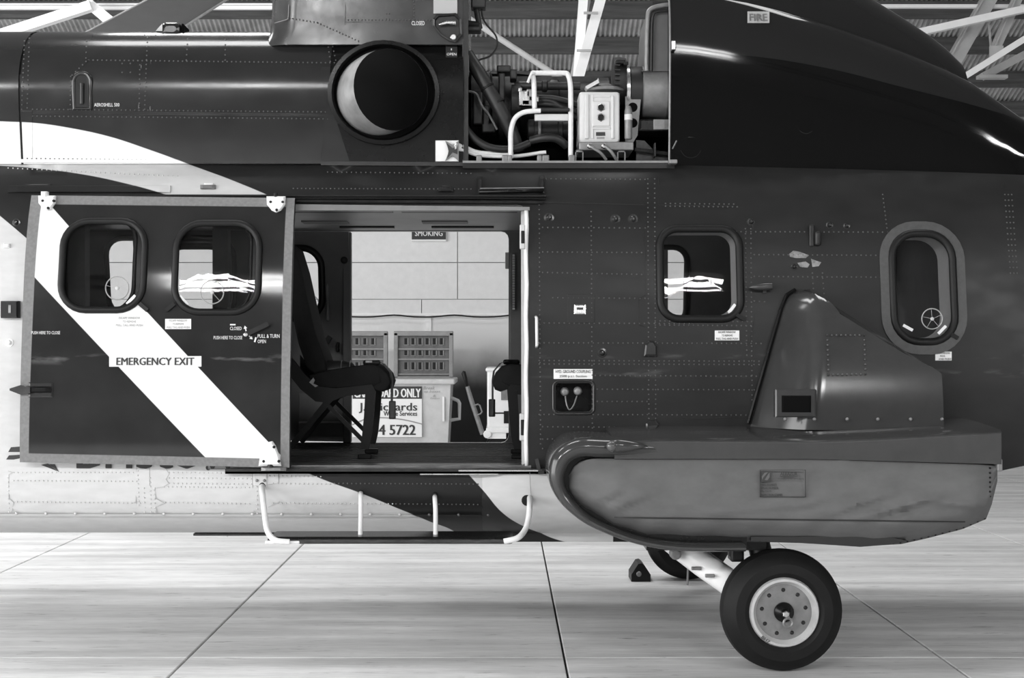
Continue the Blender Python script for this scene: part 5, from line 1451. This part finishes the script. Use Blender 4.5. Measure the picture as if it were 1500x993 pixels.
# float cover: puffed fabric with lower flap
top = table([(838,672),(1200,672),(1460,681)])
botm = table([(830,718),(836,735),(860,752),(900,775),(950,790),(1120,794),(1200,796),(1280,799),(1320,797),(1360,788),(1410,775),(1445,760),(1452,742),(1462,700),(1466,690)])
left_in = table([(672,868),(690,838),(706,830),(720,831),(740,846),(760,872),(780,915),(800,960)])
rings = []
random.seed(3)
KX, KZ = 76, 26
def bagpt(u, v):
    # u along, v from top (0) to bottom (1)
    px = lerp(833, 1461, u); y0 = top(px); y1 = botm(px)
    if px < 872: y0 = lerp(704, 672, math.sqrt(max(0, 1-((872-px)/40)**2)))
    py = lerp(y0, y1, v)
    d = min(1, (px-833)/70)*min(1, (1461-px)/40+.25); e = math.sin(PI*min(1,max(0,v*.9+.08)))**.5
    Yb = YO+.07-.115*(max(0,d)**.5)*e
    if v > .72: Yb += (v-.72)**1.4*.55
    # soft creases
    wr = .008*math.sin(px*.034+3*math.sin(v*5))*math.sin(v*7)+.005*math.sin(px*.09+py*.11)*(v > .35)*v
    for cx_, cy_, sl, am, ln in ((920,735,-.45,.013,40),(885,728,-.5,.010,30),(1265,735,-.35,.014,45),(1320,742,-.28,.016,50),(1190,735,-.4,.008,28),(1405,738,.12,.010,35),(1100,745,-.1,.006,70)):
        dx_, dy_ = px-cx_, py-cy_; al = dx_+dy_*sl; ac = dy_-dx_*sl
        wr += 1.7*am*math.exp(-(al/ln)**2)*(math.exp(-(ac/4.5)**2)-.8*math.exp(-((ac-9)/5)**2))
    return W(px, py, Yb-wr)
for i in range(KX+1):
    u = i/KX; col = [bagpt(u, j/KZ) for j in range(KZ+1)]
    col += [col[-1]+Vector((0,.25,.02)), col[0]+Vector((0,.12,-.0))]
    rings.append(col)
bag = mk('float_cover', MB().loft(rings), M['floatbag'], heli, smooth=True, angle=60)
# lower flap seam and lacing
mb = MB()
pts = []
for k in range(40):
    u = lerp(.06,.97,k/39); px = lerp(833,1461,u); y1 = botm(px); py = lerp(757,765,u) if y1 > 768 else None
    if py is None: continue
    v = (py-top(px))/(y1-top(px)); p = bagpt(u, min(.97,v)); pts.append(p+Vector((0,-.004,0)))
mk('flap_seam', MB().tube(pts, .0035, 5), M['hose'], bag)
mb = MB()
for k in range(48):
    u = lerp(.2,.97,k/47); p = bagpt(u, .985); mb.lathe(p+Vector((0,-.006,.002)),(0,1,0),[(.004,0),(.006,.003),(.006,.015)],6)
mk('lacing_eyelets', mb, M['rubber'], bag, kind='stuff')
mb = MB()
for k in range(7): p = bagpt(.985, .08+.11*k); mb.lathe(p+Vector((-.006,-.008,0)),(0,1,0),[(.004,0),(.006,.003),(.006,.015)],6)
mk('end_studs', mb, M['rubber'], bag, kind='stuff')
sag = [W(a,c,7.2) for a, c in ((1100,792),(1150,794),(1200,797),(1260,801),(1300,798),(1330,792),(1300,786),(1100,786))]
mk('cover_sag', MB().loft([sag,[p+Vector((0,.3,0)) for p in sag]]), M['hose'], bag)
mk('tail_tip_fitting', MB().bbox((W(1459,0,7.16).x,7.14,W(0,690,7.16).z),(W(1467,0,7.16).x,7.2,W(0,672,7.16).z),.006), M['greymetal'], heli)
# printed maker's label on the cover
def ybag(x, z): return YO-.048
def bt(s, a, b2, c, d, bold=.02): return skin_text(s, a, b2, c, d, M['ink'], bag, ybag, bold=bold, off=.004)
def bb(a, b2, c, d): 
    p0, p1 = W(a,d,YO-.05), W(b2,c,YO-.05); return mk('label_print', MB().box((p0.x,p0.y-.006,p0.z),(p1.x,p0.y+.004,p1.z)), M['ink'], bag)
for a in ((1113,1180,688,688.5),(1113,1180,727.5,728),(1113,1113.5,688,728),(1179.5,1180,688,728)): bb(*a)
em = bb(1114.5,1128.5,690,705.5)
q = [W(a,c,YO-.057) for a, c in ((1115.5,701),(1119,695),(1127.5,691),(1124,697),(1127.5,691.5),(1123,700),(1116,704.5),(1120,697))]
q = [W(a,c,YO-.058) for a, c in ((1116,698),(1120,692.5),(1125,691.5),(1118,699.5),(1116.5,703))]
q2 = [W(a,c,YO-.058) for a, c in ((1120,703),(1125,695),(1127.5,692),(1127.5,699),(1124,703.5))]
mk('label_emblem', MB().loft([q,[p+Vector((0,.001,0)) for p in q]]).loft([q2,[p+Vector((0,.001,0)) for p in q2]]), M['floatbag'], bag)
bt('AERAZUR',1143,1168,691.5,696.5,.03); bb(1143,1168,697.3,697.9); bt('EQUIPEMENTS DE SECURITE',1132,1178,700.5,703.5,.0)
for i, s in enumerate(('PART NUMBER','SERIAL NUMBER','Mfg DATE','INSPECTION STAMPS')):
    bt(s,1114.5,(1138,1140,1130,1146)[i],708+5*i,711.5+5*i)

# ---------------------------------------------------------------- gear-leg fairing
zb0 = so(0,620,7.78)[1]
ztop = on(1168,424).z
rings = []
KZ2 = 28
xr_full = W(1390,0,7.45).x
for k in range(KZ2+1):
    t = k/KZ2; z = lerp(zb0-.02, ztop, t)
    px_l = lerp(1096, 1150, t); xl_ = on(px_l, lerp(618,432,t)).x
    zr = W(0,545,7.5).z
    xr_ = xr_full if z < zr else lerp(xr_full, W(1192,0,7.7).x, ((z-zr)/(ztop-zr))**1.0)
    yo = lerp(7.50, 7.72, t**1.9)
    top = max(0, (t-.86)/.14)
    xc_ = lerp(W(1180,0,7.5).x, on(1172,0).x, t)
    R = lerp(.10,.055,t)
    ysk = ys(xl_, z)+.03; yskr = ys(xr_, z)+.03
    yo = lerp(yo, ysk-.03, 1-math.sqrt(max(0,1-top**2)))
    xl_ += .05*top**2; xr_ -= .03*top**2
    ring = [Vector((xl_, ysk, z))]
    P1 = Vector((lerp(xl_,xc_,.72), lerp(ysk-.03, yo, .72), z)); P2 = Vector((min(xc_+R*.9, lerp(xc_,xr_,.9)), yo, z)); Cn = Vector((xc_-R*.1, yo-.004, z))
    ring.append(Vector((lerp(xl_,xc_,.05), ysk-.035, z)))
    for j in range(9):
        s = j/8; ring.append(P1*(1-s)**2+Cn*2*s*(1-s)+P2*s*s)
    k_ = min(1, max(0,(z-zr)/(ztop-zr)))
    yr_ = lerp(yo-.03, yo+.01, k_)
    bv = lerp(.02, .07, min(1,k_*4))
    ring += [Vector((lerp(P2.x,xr_,.5), lerp(yo,yr_,.5), z)), Vector((max(P2.x+.004,xr_-bv), yr_, z)), Vector((max(P2.x+.008,xr_-bv*.3), lerp(yr_,yskr,.25), z)), Vector((max(P2.x+.012,xr_), lerp(yr_,yskr,.6), z)), Vector((max(P2.x+.012,xr_), yskr, z))]
    rings.append(ring)
mk('gear_fairing', MB().loft(rings), M['sponson'], heli, smooth=True, angle=38)
def yfr(x, z):
    t = min(1,max(0,(z-zb0)/(ztop-zb0))); return lerp(7.50,7.72,t**1.9)-.012*(1-t)
mb = MB()
for a, b2 in (((1212,491),(1266,491)),((1266,491),(1268,548)),((1268,548),(1214,549)),((1214,549),(1212,491)),((1342,550),(1358,550)),((1358,550),(1358,561)),((1343,561),(1358,561))):
    n = int(math.hypot(b2[0]-a[0],b2[1]-a[1])/6.5)
    for k in range(n+1): mb.dome(on(lerp(a[0],b2[0],k/n),lerp(a[1],b2[1],k/n),yfr,.006),(0,-1,.3),.006,.006,8)
mk('fairing_rivets', mb, M['rivet'], heli, kind='stuff', smooth=True)
fv = on_skin_box('fairing_vent', 1135,1195,570,611,.012,M['sponson'],heli,yfr,sink=.03)
on_skin_box('vent_mouth', 1144,1188,579,604,.016,M['soot'],fv,yfr)
mb = MB()
for px in (1150,1193,1241,1286,1334,1380): mb.dome(W(px,614,7.47),(0,-1,.5),.010,.010,8)
mk('fairing_base_screws', mb, M['greymetal'], heli)
mk('fairing_flange', MB().tube([on(1096,620,ys,.012),on(1120,535,ys,.012),on(1143,455,ys,.012),on(1152,432,ys,.012),on(1165,424,ys,.012)],.011,6), M['black'], heli)

# ---------------------------------------------------------------- landing gear
def wheel(xc_, yc_, sgn, grp=None):
    r = mk('main_wheel', MB().lathe((xc_,yc_,.31),(0,1,0),[(.175,-.095),(.20,-.112),(.245,-.110),(.280,-.088),(.296,-.062),(.302,-.056),(.300,-.052),(.306,-.034),(.307,-.03),(.305,-.026),(.310,-.006),(.310,.006),(.305,.026),(.307,.03),(.306,.034),(.300,.052),(.302,.056),(.296,.062),(.280,.088),(.245,.110),(.20,.112),(.175,.095)],56,0,False), M['tyre'], heli, smooth=True, angle=28)
    s = sgn
    C = lambda h: (xc_, yc_+s*h, .31)
    mk('wheel_rim', MB().lathe(C(-.10),(0,s,0),[(.172,.10),(.178,.005),(.170,-.012),(.158,-.014),(.150,.0),(.138,.02)],44), M['hubrim'], r, smooth=True, angle=40)
    mk('wheel_disc', MB().lathe(C(-.085),(0,s,0),[(.142,.0),(.138,.012),(.10,.018),(.062,.006),(.055,.002),(.02,.006),(.001,.006)],40), M['hub'], r, smooth=True, angle=40)
    mb = MB()
    for k in range(9):
        a = 2*PI*k/9+.2; mb.lathe((xc_+.112*math.cos(a), yc_-s*.090, .31+.112*math.sin(a)),(0,s,0),[(.006,0),(.011,.005),(.011,.03)],8)
    mk('hub_bolts', mb, M['darkmetal'], r)
    mk('hub_cap', MB().lathe(C(-.125),(0,s,0),[(.016,-.02),(.022,-.012),(.022,.004),(.034,.012),(.050,.03),(.052,.05)],24), M['black'], r, smooth=True, angle=35)
    return r
XWL, YWL = (1149-CX)*7.23/F, 7.33
wl_ = wheel(XWL, YWL, 1)
mk('hub_nut', MB().lathe((XWL,YWL-.15,.31),(0,1,0),[(.014,0),(.018,.004),(.018,.02)],6), M['steel'], wl_)
c = Vector((XWL+.012,YWL-.135,.265)); rings = []
for k in range(25):
    a = 2*PI*k/24; d = Vector((math.sin(a),0,math.cos(a)))
    rings.append([c+d*(.022+.006*math.cos(t))+Vector((0,.006*math.sin(t),0)) for t in (0,PI/2,PI,3*PI/2)])
mk('hub_ring', MB().loft(rings, False).bar((XWL+.004,YWL-.135,.305),(XWL+.010,YWL-.135,.29),.02,.012), M['greymetal'], wl_, smooth=True, angle=40)
t = text_mb('BH7', .016, .046, bold=.03); placed(t, (XWL-.098, YWL-.118, .31-.132), 0, .62); mk('rim_lettering', t, M['ink'], wl_)
XWF, YWF = (1008-CX)*10.2/F, 10.2
wheel(XWF, YWF, -1)
# trailing arms, legs and jacks
T('trailing_arm', [W(965,775,7.75),W(1030,826,7.55),W(1125,892,7.46)], .070, 'white', 20, 3)
mk('arm_straps', MB().bbox((W(1012,0,7.5).x,7.47,W(0,834,7.5).z),(W(1026,0,7.5).x,7.49,W(0,829,7.5).z),.004).bbox((W(1032,0,7.46).x,7.43,W(0,843,7.5).z),(W(1046,0,7.46).x,7.45,W(0,838,7.5).z),.004), M['greymetal'], heli)
T('gear_leg', [W(1108,770,7.55),W(1112,800,7.52),W(1135,880,7.48)], .060, 'darkmetal', 16, 3)
T('trailing_arm', [Vector((XWF-.45,9.7,.62)),Vector((XWF-.2,9.85,.45)),Vector((XWF,10.05,.31))], .075, 'darkmetal', 16, 3)
T('gear_leg', [Vector((XWF+.1,9.9,.75)),Vector((XWF+.05,10.0,.5)),Vector((XWF,10.05,.31))], .055, 'darkmetal', 16, 3)
mk('brake_block', MB().bbox((W(1070,0,7.45).x,7.44,W(0,823,7.45).z),(W(1090,0,7.45).x,7.55,W(0,800,7.45).z),.012).bbox((W(1068,0,7.45).x,7.45,W(0,815,7.45).z),(W(1076,0,7.45).x,7.5,W(0,806,7.45).z),.006), M['darkmetal'], heli)
mk('gear_bay', MB().box((W(940,0,7.6).x,7.35,W(0,800,7.5).z),(W(1110,0,7.6).x,7.9,W(0,780,7.5).z)), M['black'], heli)
mk('tie_strap', MB().bbox((W(983,0,7.3).x,7.28,W(0,797,7.3).z),(W(993,0,7.3).x,7.31,W(0,791,7.3).z),.004), M['label'], heli)
mk('arm_joint', MB().lathe(W(990,812,7.5),(0,1,0),[(.02,0),(.03,.004),(.03,.06)],12), M['greymetal'], heli)
T('static_line', [Vector((XWF-.04,9.9,.5)),Vector((XWF-.035,9.92,.2)),Vector((XWF-.04,9.93,.0))], .008, 'greymetal', 6, 3)
# wheel chock beside the far wheel
Yc_ = 10.12
ck = thing('wheel_chock', (W(938,0,Yc_).x, Yc_, 0), 'black wedge wheel chock with round bolt at the far main wheel', 'wheel chock')
q = [W(a,c,Yc_) for a, c in ((925,0),(926,0),(932,0),(940,0),(948,0),(950,0))]
xs_ = [W(p,0,Yc_).x for p in (924,925,934,939,943,951,952)]
prof = [(xs_[0],0),(xs_[0],.05),(xs_[2],.125),(xs_[3],.13),(xs_[4],.115),(xs_[6],.05),(xs_[6],0)]
mk('chock_block', MB().prism(prof, Yc_-.05, Yc_+.18), M['rubber'], ck)
mk('chock_bolt', MB().lathe((W(935,0,Yc_).x,Yc_-.06,.055),(0,1,0),[(.014,0),(.019,.005),(.019,.02)],12), M['greymetal'], ck)

# ---------------------------------------------------------------- cabin seats
def seat(label, x_off=0.0, flip=False):
    Y0, Y1 = 8.28, 8.74
    S = lambda a, c: (W(a,c,Y0).x, W(a,c,Y0).z)
    org = Vector((W(490,0,Y0).x, (Y0+Y1)/2, 1.0))
    r = thing('passenger_seat', org, label, 'seat', 'cabin seats')
    P = lambda lst: [S(a, c) for a, c in lst]
    bk = P([(404,352),(416,350),(430,362),(440,395),(450,440),(462,490),(476,530),(478,545),(462,552),(448,540),(436,505),(424,450),(410,390)])
    mk('backrest', MB().soft_prism(bk, Y0+.03, Y1-.03, .03), M['seat'], r, smooth=True, angle=40)
    for d in (0,1,2):
        off = d*7
        pts = [Vector((S(a+off*.9, c)[0], Y0+.035, S(a, c)[1])) for a, c in ((416,372),(428,430),(440,480),(456,525))]
        mk('backrest_piping', MB().tube(spline(pts,4), .005, 6), M['seatframe'], r)
    cu = P([(456,562),(480,556),(520,548),(545,535),(558,537),(568,548),(572,560),(568,571),(560,574),(548,570),(500,570),(468,572),(456,564)])
    mk('cushion', MB().soft_prism(cu, Y0+.01, Y1-.01, .025), M['seat'], r, smooth=True, angle=40)
    bs = P([(452,550),(480,542),(520,536),(545,533),(556,537),(560,560),(548,566),(500,568),(468,570),(456,562)])
    for yy in (Y0+.005, Y1-.075):
        mk('side_bolster', MB().soft_prism(bs, yy, yy+.07, .02), M['seat'], r, smooth=True, angle=40)
    for yy in (Y0-.0, Y1-.03):
        arm = P([(424,520),(432,530),(446,548),(466,566),(490,569),(545,563),(549,571),(543,577),(505,580),(480,590),(462,588),(440,570),(424,550)])
        mk('side_frame', MB().prism(arm, yy, yy+.03), M['seatframe'], r)
        leg = P([(535,572),(550,572),(547,612),(544,640),(540,658),(527,658),(530,640),(533,610)])
        mk('leg', MB().prism(leg, yy+.002, yy+.034), M['seatframe'], r)
        a, b2 = S(474,588), S(531,645); mk('brace', MB().bar((a[0],yy+.015,a[1]),(b2[0],yy+.015,b2[1]),.024,.02), M['seatframe'], r)
        a, b2 = S(485,582), S(425,655); mk('leg', MB().bar((a[0],yy+.015,a[1]),(b2[0],yy+.015,b2[1]),.034,.024), M['seatframe'], r)
        a = S(534,657); mk('foot_clamp', MB().bbox((a[0]-.04,yy-.005,1.0),(a[0]+.04,yy+.035,1.03),.008), M['seatframe'], r)
    mk('seat_pan_rail', MB().bar((S(540,568)[0],Y0,S(0,568)[1]),(S(540,568)[0]+.001,Y1,S(0,568)[1]),.03,.03), M['seatframe'], r)
    # belt draped over the front edge
    bl = [Vector((S(a,c)[0], Y0+.10, S(a,c)[1])) for a, c in ((530,531),(548,530),(560,534),(570,546),(572,560),(572,590),(573,614))]
    mb = MB(); ring = []
    for i, p in enumerate(bl):
        w = (.02,.022,.022,.022,.016,.014,.024)[i]; ring.append([p+Vector((-.006,-w,0.004)),p+Vector((.006,-w,.004)),p+Vector((.006,w,.004)),p+Vector((-.006,w,.004))])
    mk('belt_strap', mb.loft(ring), M['hose'], r)
    a = S(573,602); mk('belt_tongue', MB().bbox((a[0]-.02,Y0+.08,S(0,615)[1]),(a[0]+.02,Y0+.10,S(0,588)[1]),.006), M['hose'], r)
    bkx, bkz = S(556,533); mk('belt_buckle', MB().bbox((bkx-.10,Y0+.03,bkz-.008),(bkx-.0,Y0+.09,bkz+.022),.012), M['rubber'], r)
    mk('buckle_lever', MB().bbox((bkx-.085,Y0+.028,bkz+.006),(bkx-.045,Y0+.035,bkz+.02),.004), M['greymetal'], r)
    if True:
        a = S(459,558); mk('side_tab', MB().loft([[Vector((S(p,q)[0],yy,S(p,q)[1])) for p, q in ((453,560),(459,553),(461,557),(459,562),(466,565),(462,567))] for yy in (Y0-.004,Y0+.008)]), M['ceil_lin'], r)
    if flip: r.rotation_euler = (0,0,PI); r.location.x = x_off
    return r
seat('dark cabin seat with belt hanging over its front edge, left in the doorway')
seat('dark cabin seat mostly hidden behind the right door frame', x_off=.26, flip=True)
cp = W(489,538,8.36)
ph = thing('rolled_pouch', (cp.x, 8.40, cp.z), 'small dark rolled pouch with pale rims lying on the cabin seat', 'pouch')
rr_ = .066
mk('pouch_body', MB().lathe((cp.x-.085,8.40,cp.z-.028),(1,0,0),[(.02,0),(.05,.006),(rr_,.03),(rr_+.002,.08),(rr_,.15),(.055,.19),(.03,.21)],24), M['hose'], ph, smooth=True, angle=40)
for dx_ in (-.083,.04,.09):
    mk('pouch_rim', MB().lathe((cp.x+dx_,8.40,cp.z-.028),(1,0,0),[(rr_*.9 if dx_<0 else rr_,0),(rr_*.93 if dx_<0 else rr_+.004,.003),(rr_*.9 if dx_<0 else rr_,.006)],24), M['greymetal'], ph)
